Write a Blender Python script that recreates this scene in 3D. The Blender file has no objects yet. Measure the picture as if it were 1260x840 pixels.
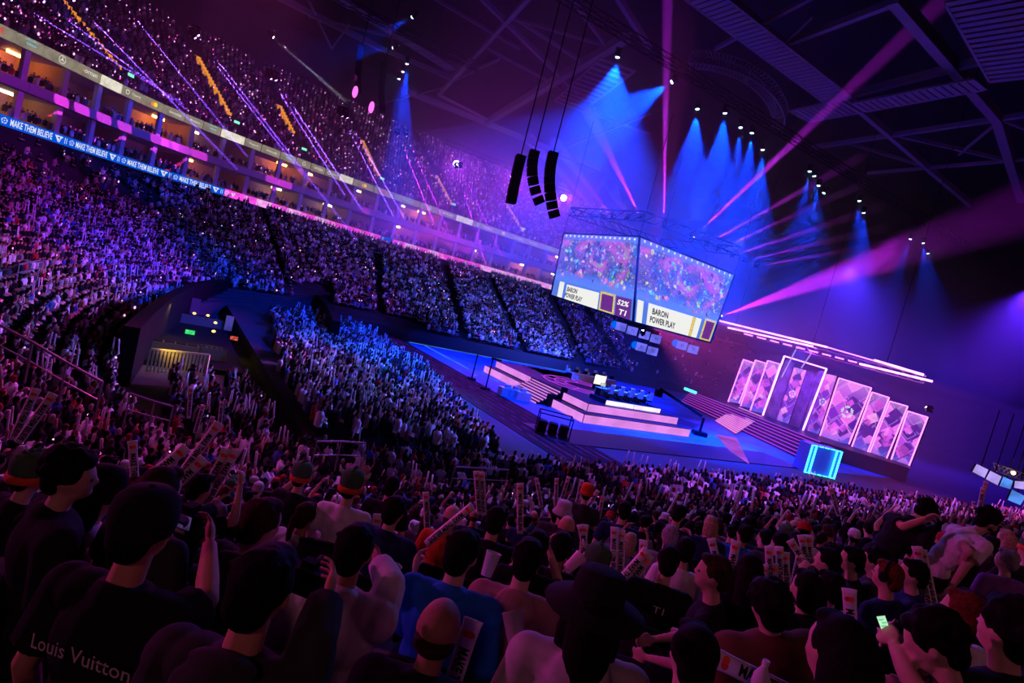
import bpy, bmesh, math, random
import numpy as np
from mathutils import Vector, Matrix, Euler

# ------------------------------------------------------------------ camera
SC = bpy.context.scene
COL = SC.collection
F_PX = 720.0
PITCH = math.atan(53 / 720)
ROLL = math.radians(14.5)
EYE = Vector((0, 0, 9.0))
FW = Vector((0, math.cos(PITCH), -math.sin(PITCH)))
RT = Vector((1, 0, 0))
UP = Vector((0, math.sin(PITCH), math.cos(PITCH)))
CX = RT * math.cos(ROLL) + UP * math.sin(ROLL)
CY = -RT * math.sin(ROLL) + UP * math.cos(ROLL)
cam_data = bpy.data.cameras.new('camera')
cam = bpy.data.objects.new('camera', cam_data)
COL.objects.link(cam)
mw = Matrix((CX, CY, -FW)).transposed().to_4x4()
mw.translation = EYE
cam.matrix_world = mw
cam_data.sensor_width = 36
cam_data.lens = 36 * F_PX / 1260
cam_data.clip_start = 0.05
cam_data.clip_end = 1000
SC.camera = cam

# ------------------------------------------------------------------ world, exposure
world = bpy.data.worlds.new('world')
SC.world = world
world.use_nodes = True
world.node_tree.nodes['Background'].inputs[0].default_value = (0.02, 0.005, 0.05, 1)
world.node_tree.nodes['Background'].inputs[1].default_value = 0.02
SC.view_settings.view_transform = 'Standard'
SC.view_settings.look = 'None'
SC.view_settings.gamma = 1
SC.view_settings.exposure = -0.12
SC.cycles.max_bounces = 4
SC.cycles.diffuse_bounces = 1
SC.cycles.glossy_bounces = 2
SC.cycles.transmission_bounces = 2
SC.cycles.transparent_max_bounces = 6
SC.cycles.volume_bounces = 0
SC.cycles.use_denoising = True
SC.cycles.sample_clamp_indirect = 4

# arena axes: s runs along the arena, n across it (camera stands high in the near stand at 0, 0)
TH = math.radians(32)
AX, AY = math.cos(TH), math.sin(TH)

def W(s, n, z=0.0):
    return Vector((AX * s - AY * n, AY * s + AX * n, z))

def ray(px, py):
    dx, dy = px - 630, py - 420
    return (CX * dx - CY * dy + FW * F_PX).normalized()

def at_z(px, py, z):
    d = ray(px, py)
    return EYE + d * ((z - EYE.z) / d.z)

def at_y(px, py, y):
    d = ray(px, py)
    return EYE + d * (y / d.y)

def at_s(px, py, s):
    d = ray(px, py)
    return EYE + d * (s / (AX * d.x + AY * d.y))

def at_n(px, py, n):
    d = ray(px, py)
    return EYE + d * (n / (-AY * d.x + AX * d.y))

def to_px(p):
    v = Vector(p) - EYE
    k = v.dot(FW)
    if k <= 0.01:
        return (-9999, -9999)
    return (630 + F_PX * v.dot(CX) / k, 420 - F_PX * v.dot(CY) / k)

# ------------------------------------------------------------------ lights
BLUE = (0.0, 0.04, 1.0)
MAG = (0.62, 0.02, 1.0)
PINK = (1.0, 0.08, 0.75)
VIO = (0.22, 0.06, 1.0)

def spot(name, a, t, col, power, ang, blend=0.4, soft=0.12):
    l = bpy.data.lights.new(name, 'SPOT')
    l.color = col
    l.energy = power
    l.spot_size = math.radians(ang)
    l.spot_blend = blend
    l.shadow_soft_size = soft
    o = bpy.data.objects.new(name, l)
    COL.objects.link(o)
    a = Vector(a) + (Vector(t) - Vector(a)).normalized() * 0.85 + Vector((0, 0, -0.35)) if name.endswith('beam_light') or name in ('blue_wash_light', 'magenta_flare_light') else Vector(a)
    o.location = a
    o.rotation_euler = (Vector(t) - Vector(a)).to_track_quat('-Z', 'Y').to_euler()
    return o

SHAFTS = []
FIX = []          # every visible moving head: (position, aim, colour, lens radius, glow)
# blue wash heads on the long trusses (z about 30)
for px, py, tx, ty, pw, ang in [
        (762, 60, 735, 210, 60, 78), (832, 93, 690, 190, 60, 50), (860, 125, 835, 330, 60, 44), (894, 130, 868, 330, 66, 42),
        (913, 148, 892, 340, 40, 26), (927, 155, 905, 350, 46, 30), (940, 176, 922, 340, 52, 34), (998, 203, 972, 330, 22, 24),
        (1003, 209, 1010, 330, 18, 20), (1009, 221, 985, 330, 28, 30), (1017, 231, 960, 300, 16, 18), (1059, 240, 1050, 340, 18, 24),
        (1064, 255, 1060, 380, 20, 30), (1122, 288, 1100, 350, 10, 24), (1137, 293, 1140, 380, 10, 28), (1142, 306, 1160, 380, 6, 22),
        (502, 71, 494, 200, 55, 22), (497, 81, 484, 200, 20, 16), (492, 90, 478, 200, 14, 14), (512, 14, 470, 40, 10, 26), (488, 54, 440, 62, 4, 30)]:
    zz = 30.0 if px > 520 else 31.0
    a = at_z(px, py, zz)
    t = at_y(tx, ty, a.y + 1.5)
    spot('blue_wash_light', a, t, BLUE, pw * 3900, ang, 0.6)
    FIX.append((a, t, (0.45, 0.8, 1.0), 0.16, 18))
# narrow magenta beams rising from the rig above the screen cube (z about 20)
for px, py, tx, ty, pw, ang in [
        (852, 290, 1120, 40, 60, 4.2), (870, 297, 1030, 210, 90, 1.9), (885, 303, 1040, 236, 60, 1.6), (902, 311, 1060, 262, 80, 1.6),
        (917, 317, 1070, 285, 60, 1.5), (932, 324, 1090, 300, 45, 1.4), (818, 272, 821, 20, 80, 3.4), (790, 264, 728, 145, 90, 2.6),
        (773, 264, 755, 235, 8, 1.6), (755, 264, 690, 185, 80, 1.8), (742, 264, 660, 180, 70, 1.8), (728, 264, 690, 230, 6, 1.6)]:
    a = at_z(px, py, 20.0)
    t = at_z(tx, ty, 42.0)
    spot('magenta_beam_light', a, t, MAG, pw * 9000, ang, 0.7, 0.06)
    SHAFTS.append((a, t, ang, 1.28, .045, 'magenta'))
    FIX.append((a, t, (1.0, 0.5, 1.0), 0.1, 10))
# broad magenta shafts
for a, t, col, pw, ang in [
        (at_y(886, 386, 69), at_y(1180, 285, 62), MAG, 1100000, 13),
        (at_y(792, 405, 55.5), at_y(812, 250, 50), PINK, 90000, 7),
        (at_y(1145, 501, 61), at_y(985, 428, 66), PINK, 70000, 2.4),
        (at_y(1144, 499, 61), at_y(1000, 400, 66), MAG, 40000, 2.0),
        (at_y(334, 38, 56), at_y(415, 115, 60), (0.8, 0.75, 1.0), 60000, 4.0)]:
    spot('broad_beam_light', a, t, col, pw, ang, 0.8, 0.08)
    if ang < 5:
        SHAFTS.append((a, t, ang, 1.0, .05, 'pink'))
    FIX.append((a, t, (1.0, 0.6, 1.0), 0.12, 12))
# thin violet beams raking down over the upper tier
for px, py, tx, ty, pw in [
        (238, 36, 345, 180, 6), (242, 33, 400, 245, 6), (332, 86, 402, 205, 6), (338, 88, 420, 220, 8), (420, 132, 468, 235, 7),
        (426, 134, 480, 238, 7), (490, 159, 524, 250, 10), (500, 160, 542, 262, 7), (562, 200, 590, 300, 6), (567, 200, 606, 290, 5),
        (50, -8, 190, 105, 6), (88, -10, 250, 165, 6), (145, -12, 270, 150, 5), (10, -10, 180, 100, 4)]:
    a = at_y(px, py, 44 if px < 480 else 66)
    t = at_y(tx, ty, 48 if px < 480 else 71)
    col = VIO if px < 480 else MAG
    spot('violet_beam_light', a, t, col, pw * 420000, 1.0, 0.3, 0.02)
    SHAFTS.append((a, t, 1.1, 1.2, .10, 'violet'))
    FIX.append((a, t, (0.8, 0.4, 1.0), 0.1, 8))
# bright heads on the far truss that look towards the near stand
for px, py, ex in [(562, 199, 16), (632, 215, 22), (694, 241, 14)]:
    a = at_z(px, py, 30.0)
    spot('magenta_flare_light', a, EYE + Vector((6, 20, -4)), MAG, 42000, 50, 1.0, 0.2)
    FIX.append((a, EYE + Vector((6, 20, -4)), (1.0, 0.55, 1.0), 0.55, 60))
# floods that colour the seating bowl
FLOODS = [
    (W(24, 44, 10.6), W(-14, 36, 6), (1.0, 0.05, 0.75), 42000, 74), (W(24, 50, 10.6), W(-20, 66, 8), MAG, 40000, 62),
    (W(38, 58, 10.8), W(10, 92, 9), VIO, 24000, 56), (W(52, 56, 10.8), W(46, 96, 8), (0.08, 0.12, 1.0), 66000, 90),
    (W(34, 44, 11), W(13, 42, 1), (0.02, 0.24, 1.0), 62000, 58), (W(34, 38, 10.5), W(18, 33, 0), MAG, 14000, 26),
    (W(58, 60, 11), W(66, 18, 2), PINK, 60000, 66), (W(44, 44, 10.8), W(14, 14, 3), (0.30, 0.14, 1.0), 17000, 50),
    (W(4, 50, 9.8), W(-1, 10, 6), (1.0, 0.06, 0.5), 11000, 46),
    (W(52, 58, 11), W(52, 62, 0), BLUE, 42000, 130), (W(30, 62, 10.5), W(36, 62, 0), BLUE, 26000, 120), (W(56, 36, 11), W(54, 34, 0), BLUE, 20000, 110),
    (W(58, 90, 29), W(40, 108, 22), MAG, 20000, 100), (W(71, 44, 12.6), W(76, 46, 4), (0.30, 0.03, 1.0), 16000, 110), (W(30, 24, 11.4), W(13, 33, 0), (0.10, 0.14, 1.0), 26000, 64),
    # overhead colour on the near stand
    (W(38, 10, 27), W(36, 19, 0), (0.55, 0.10, 1.0), 48000, 70), (W(66, 8, 27), W(62, 16, 0), (0.80, 0.10, 1.0), 72000, 70),
    (W(12, 22, 24), W(10, 12, 4), (0.35, 0.16, 1.0), 10000, 62), (W(2, 30, 22), W(0, 16, 3), (1.0, 0.10, 0.7), 9000, 60),
    # indigo haze behind the main stage
    (W(112, 66, 31), W(92, 52, 6), (0.07, 0.02, 1.0), 130000, 80), (W(118, 40, 31), W(100, 30, 6), (0.10, 0.015, 1.0), 110000, 80), (W(92, 76, 31), W(80, 80, 8), (0.04, 0.03, 1.0), 90000, 80)]
for a, t, col, pw, ang in FLOODS:
    spot('flood_light', a, t, col, pw, ang, 0.9, 0.5)
# narrow magenta spots that paint discs on the suite balcony front
BALC_SPOTS = [(73, 122, .75), (98, 130, .85), (125, 138, .85), (152, 152, .85), (192, 170, 1.1), (205, 175, 1.1), (222, 181, 1.1), (243, 189, 1.1),
              (335, 222, 1.0), (350, 226, 1.0), (450, 260, .9), (540, 289, .8)]
# lights added for the near people: weak rose fill behind the camera, magenta kick from the left, blue kick from the stage side
spot('rear_fill_light', W(-6, -5, 13.5), W(3, 5, 6), (1.0, 0.28, 0.40), 290, 120, 1.0, 0.6)
spot('rear_fill_light', W(10, -5, 13.5), W(9, 5, 6), (1.0, 0.28, 0.40), 260, 120, 1.0, 0.6)
spot('magenta_kick_light', W(-14, 17, 13), W(2, 3, 7), (1.0, 0.06, 0.60), 5200, 60, 0.8, 0.3)
spot('blue_kick_light', W(26, 26, 17), W(3, 3, 7), (0.05, 0.16, 1.0), 9000, 44, 0.8, 0.3)

# ------------------------------------------------------------------ materials
MATS = {}

def mat(name, col=(0.5, 0.5, 0.5), rough=0.7, metal=0.0, emis=None, strength=1.0, noise=0.12, scale=8.0, objcol=False, attr=None, sample=None):
    if name in MATS:
        return MATS[name]
    m = bpy.data.materials.new(name)
    m.use_nodes = True
    nt = m.node_tree
    b = nt.nodes['Principled BSDF']
    b.inputs['Roughness'].default_value = rough
    b.inputs['Metallic'].default_value = metal
    b.inputs['Specular IOR Level'].default_value = 0.06 if (max(col) < .1 or objcol or attr) else 0.4
    if emis is not None:
        nt.nodes.remove(b)
        e = nt.nodes.new('ShaderNodeEmission')
        e.inputs[0].default_value = (*emis, 1)
        e.inputs[1].default_value = strength
        nt.links.new(e.outputs[0], nt.nodes['Material Output'].inputs[0])
        m.cycles.emission_sampling = sample or 'NONE'
        if noise:
            tc = nt.nodes.new('ShaderNodeTexCoord')
            nz = nt.nodes.new('ShaderNodeTexNoise')
            nz.inputs['Scale'].default_value = scale
            mp = nt.nodes.new('ShaderNodeMapRange')
            mp.inputs[1].default_value = 0.35
            mp.inputs[2].default_value = 0.65
            mp.inputs[3].default_value = strength * (1 - noise)
            mp.inputs[4].default_value = strength * (1 + noise)
            nt.links.new(tc.outputs['Object'], nz.inputs[0])
            nt.links.new(nz.outputs[0], mp.inputs[0])
            nt.links.new(mp.outputs[0], e.inputs[1])
    else:
        tc = nt.nodes.new('ShaderNodeTexCoord')
        nz = nt.nodes.new('ShaderNodeTexNoise')
        nz.inputs['Scale'].default_value = scale
        nz.inputs['Detail'].default_value = 3
        nt.links.new(tc.outputs['Object'], nz.inputs[0])
        mx = nt.nodes.new('ShaderNodeMix')
        mx.data_type = 'RGBA'
        mx.blend_type = 'MULTIPLY'
        mx.inputs[0].default_value = 1.0
        mp = nt.nodes.new('ShaderNodeMapRange')
        mp.inputs[1].default_value = 0.3
        mp.inputs[2].default_value = 0.7
        mp.inputs[3].default_value = 1 - noise * 1.6
        mp.inputs[4].default_value = 1.0
        nt.links.new(nz.outputs[0], mp.inputs[0])
        nt.links.new(mp.outputs[0], mx.inputs['B'])
        if objcol:
            oi = nt.nodes.new('ShaderNodeObjectInfo')
            nt.links.new(oi.outputs['Color'], mx.inputs['A'])
        elif attr:
            at = nt.nodes.new('ShaderNodeAttribute')
            at.attribute_name = attr
            nt.links.new(at.outputs['Color'], mx.inputs['A'])
        else:
            mx.inputs['A'].default_value = (*col, 1)
        nt.links.new(mx.outputs['Result'], b.inputs['Base Color'])
        bp = nt.nodes.new('ShaderNodeBump')
        bp.inputs['Strength'].default_value = 0.15
        bp.inputs['Distance'].default_value = 0.01
        nt.links.new(nz.outputs[0], bp.inputs['Height'])
        if not attr:
            nt.links.new(bp.outputs[0], b.inputs['Normal'])
    MATS[name] = m
    return m

def nodes_of(m):
    return m.node_tree.nodes, m.node_tree.links

M_CONC = mat('dark_concrete', (0.06, 0.055, 0.07), 0.85)
M_STEP = mat('stand_step', (0.05, 0.05, 0.06), 0.9)
M_BLACK = mat('black_paint', (0.010, 0.010, 0.012), 0.8)
M_STEEL = mat('dark_steel', (0.10, 0.095, 0.11), 0.45, 0.6)
M_ALU = mat('aluminium_truss', (0.35, 0.33, 0.38), 0.4, 0.7)
M_RAIL = mat('grey_rail', (0.45, 0.43, 0.47), 0.4, 0.5)
M_WHITE = mat('white_plastic', (0.8, 0.8, 0.82), 0.5)
M_SEAT = mat('black_seat_plastic', (0.02, 0.022, 0.03), 0.32)
M_FASCIA = mat('grey_fascia', (0.42, 0.38, 0.46), 0.6)
M_SUITE = mat('suite_plaster', (0.75, 0.42, 0.24), 0.8)
M_COLUMN = mat('pale_column', (0.55, 0.5, 0.6), 0.7)
M_ROOF = mat('roof_deck', (0.035, 0.03, 0.04), 0.9)
M_BEAM = mat('roof_steel', (0.30, 0.26, 0.33), 0.6)
M_CROWD = mat('crowd_cloth', rough=0.85, attr='col', noise=0.0)

# ------------------------------------------------------------------ mesh helpers
class MB:
    def __init__(self):
        self.v, self.f, self.m = [], [], []

    def quad(self, a, b, c, d, mi=0):
        k = len(self.v)
        self.v += [tuple(a), tuple(b), tuple(c), tuple(d)]
        self.f.append((k, k + 1, k + 2, k + 3))
        self.m.append(mi)
        return self

    def hexa(self, p, mi=0):
        """p: eight corners, bottom four then top four"""
        k = len(self.v)
        self.v += [tuple(q) for q in p]
        for a in ((0, 3, 2, 1), (4, 5, 6, 7), (0, 1, 5, 4), (1, 2, 6, 5), (2, 3, 7, 6), (3, 0, 4, 7)):
            self.f.append(tuple(k + i for i in a))
            self.m.append(mi)
        return self

    def box(self, c, size, rz=0.0, mi=0, rot=None):
        hx, hy, hz = size[0] / 2, size[1] / 2, size[2] / 2
        R = rot.to_3x3() if rot is not None else Matrix.Rotation(rz, 3, 'Z')
        c = Vector(c)
        P = [c + R @ Vector((x * hx, y * hy, z * hz)) for z in (-1, 1) for x, y in ((-1, -1), (1, -1), (1, 1), (-1, 1))]
        return self.hexa(P, mi)

    def beam(self, a, b, w, h=None, mi=0):
        a, b = Vector(a), Vector(b)
        h = h or w
        d = b - a
        L = d.length
        if L < 1e-6:
            return self
        q = d.to_track_quat('Y', 'Z').to_matrix()
        return self.box((a + b) / 2, (w, L, h), rot=q, mi=mi)

    def tube(self, pts, r, n=8, mi=0, caps=True):
        pts = [Vector(p) for p in pts]
        rs = r if isinstance(r, (list, tuple)) else [r] * len(pts)
        k0 = len(self.v)
        for i, p in enumerate(pts):
            d = (pts[min(i + 1, len(pts) - 1)] - pts[max(i - 1, 0)]).normalized()
            u = d.orthogonal().normalized() if i == 0 else (u - d * u.dot(d)).normalized()
            w = d.cross(u)
            for j in range(n):
                a = 2 * math.pi * j / n
                self.v.append(tuple(p + (u * math.cos(a) + w * math.sin(a)) * rs[i]))
        for i in range(len(pts) - 1):
            for j in range(n):
                a, b = k0 + i * n + j, k0 + i * n + (j + 1) % n
                self.f.append((a, b, b + n, a + n))
                self.m.append(mi)
        if caps:
            self.f.append(tuple(k0 + j for j in reversed(range(n))))
            self.f.append(tuple(k0 + (len(pts) - 1) * n + j for j in range(n)))
            self.m += [mi, mi]
        return self

    def ball(self, c, r, n=10, m=6, mi=0, rot=None):
        c = Vector(c)
        rx, ry, rz = r if isinstance(r, (tuple, list)) else (r, r, r)
        R = rot.to_3x3() if rot is not None else Matrix.Identity(3)
        k0 = len(self.v)
        self.v.append(tuple(c + R @ Vector((0, 0, -rz))))
        for i in range(1, m):
            ph = -math.pi / 2 + math.pi * i / m
            for j in range(n):
                a = 2 * math.pi * j / n
                self.v.append(tuple(c + R @ Vector((rx * math.cos(ph) * math.cos(a), ry * math.cos(ph) * math.sin(a), rz * math.sin(ph)))))
        self.v.append(tuple(c + R @ Vector((0, 0, rz))))
        for j in range(n):
            self.f.append((k0, k0 + 1 + (j + 1) % n, k0 + 1 + j))
            self.m.append(mi)
        for i in range(m - 2):
            for j in range(n):
                a, b = k0 + 1 + i * n + j, k0 + 1 + i * n + (j + 1) % n
                self.f.append((a, b, b + n, a + n))
                self.m.append(mi)
        t = k0 + 1 + (m - 1) * n
        for j in range(n):
            self.f.append((t - n + j, t - n + (j + 1) % n, t))
            self.m.append(mi)
        return self

    def mesh(self, name, mats, smooth=False):
        me = bpy.data.meshes.new(name)
        me.from_pydata(self.v, [], self.f)
        for m in (mats if isinstance(mats, (list, tuple)) else [mats]):
            me.materials.append(m)
        if isinstance(mats, (list, tuple)) and len(mats) > 1:
            me.polygons.foreach_set('material_index', self.m)
        if smooth:
            me.polygons.foreach_set('use_smooth', [True] * len(me.polygons))
        me.update()
        return me

    def build(self, name, mats, parent=None, smooth=False):
        return link(name, self.mesh(name, mats, smooth), parent)

def link(name, data, parent=None, loc=None, rz=None):
    o = bpy.data.objects.new(name, data)
    COL.objects.link(o)
    if parent is not None:
        o.parent = parent
    if loc is not None:
        o.location = loc
    if rz is not None:
        o.rotation_euler = (0, 0, rz)
    return o

def thing(name, label, cat, group=None, loc=(0, 0, 0), rz=0.0):
    o = link(name, None, None, loc, rz)
    return tag(o, label, cat, group)

def tag(o, label, cat, group=None, kind=None):
    if label:
        o['label'] = label
    if cat:
        o['category'] = cat
    if group:
        o['group'] = group
    if kind:
        o['kind'] = kind
    return o

def struct(name, mb, mats, parent=None, smooth=False):
    o = mb.build(name, mats, parent, smooth)
    if parent is None:
        o['kind'] = 'structure'
    return o

def copy_tree(o, parent=None):
    c = o.copy()
    COL.objects.link(c)
    c.parent = parent
    for ch in o.children:
        copy_tree(ch, c)
    return c

_TXT = {}

def text_mesh(s, m, width=None, height=1.0, depth=0.0, shear=0.0, bold=0.0, align='CENTER', space=1.0):
    key = (s, m.name, width, height, shear, bold, align, depth)
    if key in _TXT:
        return _TXT[key]
    cu = bpy.data.curves.new('lettering', 'FONT')
    cu.body = s
    cu.align_x = 'LEFT'
    cu.resolution_u = 2
    cu.offset = bold
    cu.shear = shear
    cu.extrude = depth
    cu.space_character = space
    o = bpy.data.objects.new('tmp', cu)
    COL.objects.link(o)
    dg = bpy.context.evaluated_depsgraph_get()
    me = bpy.data.meshes.new_from_object(o.evaluated_get(dg))
    bpy.data.objects.remove(o)
    n = len(me.vertices)
    co = np.zeros(n * 3)
    me.vertices.foreach_get('co', co)
    co = co.reshape(-1, 3)
    lo, hi = co.min(0), co.max(0)
    sy = height / (hi[1] - lo[1])
    sx = (width / (hi[0] - lo[0])) if width else sy
    co[:, 0] = (co[:, 0] - (lo[0] + hi[0]) / 2) * sx
    co[:, 1] = (co[:, 1] - (lo[1] + hi[1]) / 2) * sy
    me.vertices.foreach_set('co', co.ravel())
    me.materials.clear()
    me.materials.append(m)
    me.name = 'lettering'
    me.update()
    _TXT[key] = me
    return me

def frame_mat(origin, xdir, zdir):
    """matrix whose X runs along xdir, Y along zdir (up of the face), Z out of the face"""
    x = Vector(xdir).normalized()
    y = Vector(zdir)
    y = (y - x * y.dot(x)).normalized()
    z = x.cross(y)
    m = Matrix((x, y, z)).transposed().to_4x4()
    m.translation = Vector(origin)
    return m

def on_face(me, name, parent, origin, xdir, updir, off=0.02):
    o = link(name, me, parent)
    m = frame_mat(origin, xdir, updir)
    m.translation = m.translation + m.to_3x3() @ Vector((0, 0, off))
    o.matrix_basis = m
    return o

def fix(root):
    """children were modelled in world coordinates: keep them there although the root stands at its base"""
    inv = Matrix.Translation(-root.location)
    for ch in root.children:
        ch.matrix_parent_inverse = inv
    return root

# ------------------------------------------------------------------ seating bowl: stations (front s, n, z, back s, n, z)
ST = [(125, 6, .1, 135, -22, 10.4), (108, 12.5, .1, 114, -15, 10.4), (90, 17, .1, 94, -9, 10.4), (74, 19.5, .1, 76, -7, 10.4), (50, 20.5, .1, 50, -6, 10.4),
      (28, 20.5, .1, 28, -6, 10.4), (14, 20.5, .1, 12, -6, 10.4), (6, 20.5, .1, 0, -6, 10.4), (1.5, 24, .1, -14, -4, 10.6), (-0.5, 30, .3, -26, 8, 11.4),
      (-0.6, 38, .8, -31, 25, 12.2), (0.4, 46, 1.2, -31, 42, 12.3), (2.4, 56, 1.2, -27, 56, 12.3), (6, 65, 1.2, -20, 68, 12.3),
      (11, 71, 1.2, -12.5, 77, 12.3), (19, 73, 1.4, -1, 90, 12.3), (32, 72.5, 1.5, 20, 98.5, 12.3), (52, 72, 1.5, 45, 102.5, 12.3),
      (78, 72, 1.5, 73, 104.5, 12.3), (110, 72, 1.5, 108, 105, 12.3), (140, 72, 1.5, 140, 105, 12.3)]

def catmull(P, per=40):
    P = np.array(P, float)
    out = []
    n = len(P)
    for i in range(n - 1):
        p0, p1, p2, p3 = P[max(i - 1, 0)], P[i], P[i + 1], P[min(i + 2, n - 1)]
        for k in range(per):
            t = k / per
            out.append(0.5 * ((2 * p1) + (p2 - p0) * t + (2 * p0 - 5 * p1 + 4 * p2 - p3) * t * t + (3 * p1 - p0 - 3 * p2 + p3) * t ** 3))
    out.append(P[-1])
    return np.array(out)

PER = 40
BW = catmull(ST, PER)

def sn2xy(a):
    return np.stack([AX * a[..., 0] - AY * a[..., 1], AY * a[..., 0] + AX * a[..., 1]], -1)

FXY, FZ = sn2xy(BW[:, 0:2]), BW[:, 2]
BXY, BZ = sn2xy(BW[:, 3:5]), BW[:, 5]
OUT = BXY - FXY
OUT = OUT / np.linalg.norm(OUT, axis=1)[:, None]
# smoothed outward normal of the back wall
tg = np.gradient(BXY, axis=0)
NRM = np.stack([tg[:, 1], -tg[:, 0]], 1)
NRM = NRM / np.linalg.norm(NRM, axis=1)[:, None]
if (NRM * OUT).sum() < 0:
    NRM = -NRM
GP = 1.2

def bowl_pt(i, r, dz=0.0):
    return (FXY[i, 0] + (BXY[i, 0] - FXY[i, 0]) * r, FXY[i, 1] + (BXY[i, 1] - FXY[i, 1]) * r, FZ[i] + (BZ[i] - FZ[i]) * r ** GP + dz)

def near_z(n):
    """height of the near stand's steps at distance n across the arena"""
    r = (20.5 - n) / 26.5
    return 0.1 + 10.3 * max(r, 0) ** GP

LB = np.concatenate([[0], np.cumsum(np.linalg.norm(np.diff(BXY, axis=0), axis=1))])

def wall(l, off, z):
    """point on the wall behind the bowl: arc length l, distance outward, height"""
    x = np.interp(l, LB, BXY[:, 0])
    y = np.interp(l, LB, BXY[:, 1])
    nx = np.interp(l, LB, NRM[:, 0])
    ny = np.interp(l, LB, NRM[:, 1])
    return Vector((x + nx * off, y + ny * off, z))

def l_of_px(px, py, z, off=0.0):
    """arc length of the wall point seen at a pixel when it is at height z"""
    best = None
    for l in np.arange(LB[9 * PER], LB[-1], 0.5):
        q = to_px(wall(l, off, z))
        d = (q[0] - px) ** 2 + (q[1] - py) ** 2
        if best is None or d < best[0]:
            best = (d, l)
    return best[1]

# ------------------------------------------------------------------ floor, stands, walls, roof
f = MB().quad(W(-60, -40), W(160, -40), W(160, 140), W(-60, 140))
struct('floor', f, M_CONC)

NROWS_END, NROWS_NEAR = 36, 31

def rows_of(i):
    return NROWS_NEAR

def stand(i0, i1, name):
    mb = MB()
    R = 32
    step = 4
    idx = list(range(i0, i1, step)) + [i1]
    for j in range(R):
        r0, r1 = j / R, (j + 1) / R
        for a, b in zip(idx[:-1], idx[1:]):
            za, zb = bowl_pt(a, r1)[2], bowl_pt(b, r1)[2]
            za0 = bowl_pt(a, r0)[2] if j else 0
            zb0 = bowl_pt(b, r0)[2] if j else 0
            A0, B0, A1, B1 = bowl_pt(a, r0), bowl_pt(b, r0), bowl_pt(a, r1), bowl_pt(b, r1)
            z_a, z_b = bowl_pt(a, r0)[2], bowl_pt(b, r0)[2]
            mb.quad((A0[0], A0[1], z_a), (B0[0], B0[1], z_b), (B1[0], B1[1], z_b), (A1[0], A1[1], z_a))
            mb.quad((A1[0], A1[1], z_a), (B1[0], B1[1], z_b), (B1[0], B1[1], zb), (A1[0], A1[1], za))
            if j == 0:
                mb.quad((A0[0], A0[1], 0), (B0[0], B0[1], 0), (B0[0], B0[1], z_b), (A0[0], A0[1], z_a))
    return struct(name, mb, M_STEP)

stand(0, 9 * PER, 'floor_near_stand')
stand(9 * PER, 14 * PER, 'floor_end_stand')
stand(14 * PER, 20 * PER, 'floor_far_stand')

Z_RIB0, Z_RIB1, Z_MID0, Z_MID1, Z_BRD0, Z_BRD1 = 12.62, 13.62, 16.3, 17.25, 20.2, 21.35
L0, L1 = LB[11 * PER], LB[19 * PER]
ls = np.arange(L0, L1, 2.1)

def band(name, off0, z0, off1, z1, m, flip=False, l0=None, l1=None, step=2.1):
    mb = MB()
    q = np.arange(l0 or L0, l1 or L1, step)
    for a, b in zip(q[:-1], q[1:]):
        mb.quad(wall(a, off0, z0), wall(b, off0, z0), wall(b, off1, z1), wall(a, off1, z1))
    return struct(name, mb, m)

# dark ledge under the ribbon, suite floors, soffits and back walls
band('wall_under_ribbon', 1.2, 11.0, 1.2, Z_RIB0, M_CONC)
band('trim_ribbon_soffit', 1.2, Z_RIB0, -0.1, Z_RIB0, M_BLACK)
band('floor_lower_suites', 0.0, Z_RIB1 - .35, 7.0, Z_RIB1 + .2, M_CONC)
band('wall_lower_suites', 6.4, Z_RIB1, 6.4, Z_MID0 + .2, M_SUITE)
band('ceiling_lower_suites', 0.05, Z_MID0, 7.0, Z_MID0 + .05, M_FASCIA)
band('floor_upper_suites', 0.05, Z_MID1 - .3, 7.0, Z_MID1 + .3, M_CONC)
band('wall_upper_suites', 6.4, Z_MID1, 6.4, Z_BRD0 + .2, M_SUITE)
band('ceiling_upper_suites', 0.05, Z_BRD0, 7.0, Z_BRD0 + .05, M_FASCIA)
band('wall_outer', 34, 20, 34, 52, M_ROOF, step=6, l0=LB[8 * PER])
up = MB()
NUP = 34
UP_L, UP_H = 28.0, 18.0
for j in range(NUP):
    o0, o1 = j / NUP * UP_L, (j + 1) / NUP * UP_L
    z0, z1 = Z_BRD1 - .3 + j / NUP * UP_H, Z_BRD1 - .3 + (j + 1) / NUP * UP_H
    q = np.arange(L0, L1, 4.2)
    for a, b in zip(q[:-1], q[1:]):
        up.quad(wall(a, o0, z0), wall(b, o0, z0), wall(b, o1, z0), wall(a, o1, z0))
        up.quad(wall(a, o1, z0), wall(b, o1, z0), wall(b, o1, z1), wall(a, o1, z1))
struct('floor_upper_tier', up, M_STEP)
rf = MB().quad(W(-80, -60, 50), W(170, -60, 50), W(170, 160, 50), W(-80, 160, 50))
struct('ceiling', rf, M_ROOF)
rf = MB().quad(W(150, -60, 0), W(150, 160, 0), W(150, 160, 50), W(150, -60, 50))
struct('wall_east', rf, M_ROOF)
rf = MB().quad(W(-60, -24, 0), W(150, -24, 0), W(150, -24, 50), W(-60, -24, 50))
struct('wall_south', rf, M_ROOF)

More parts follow.
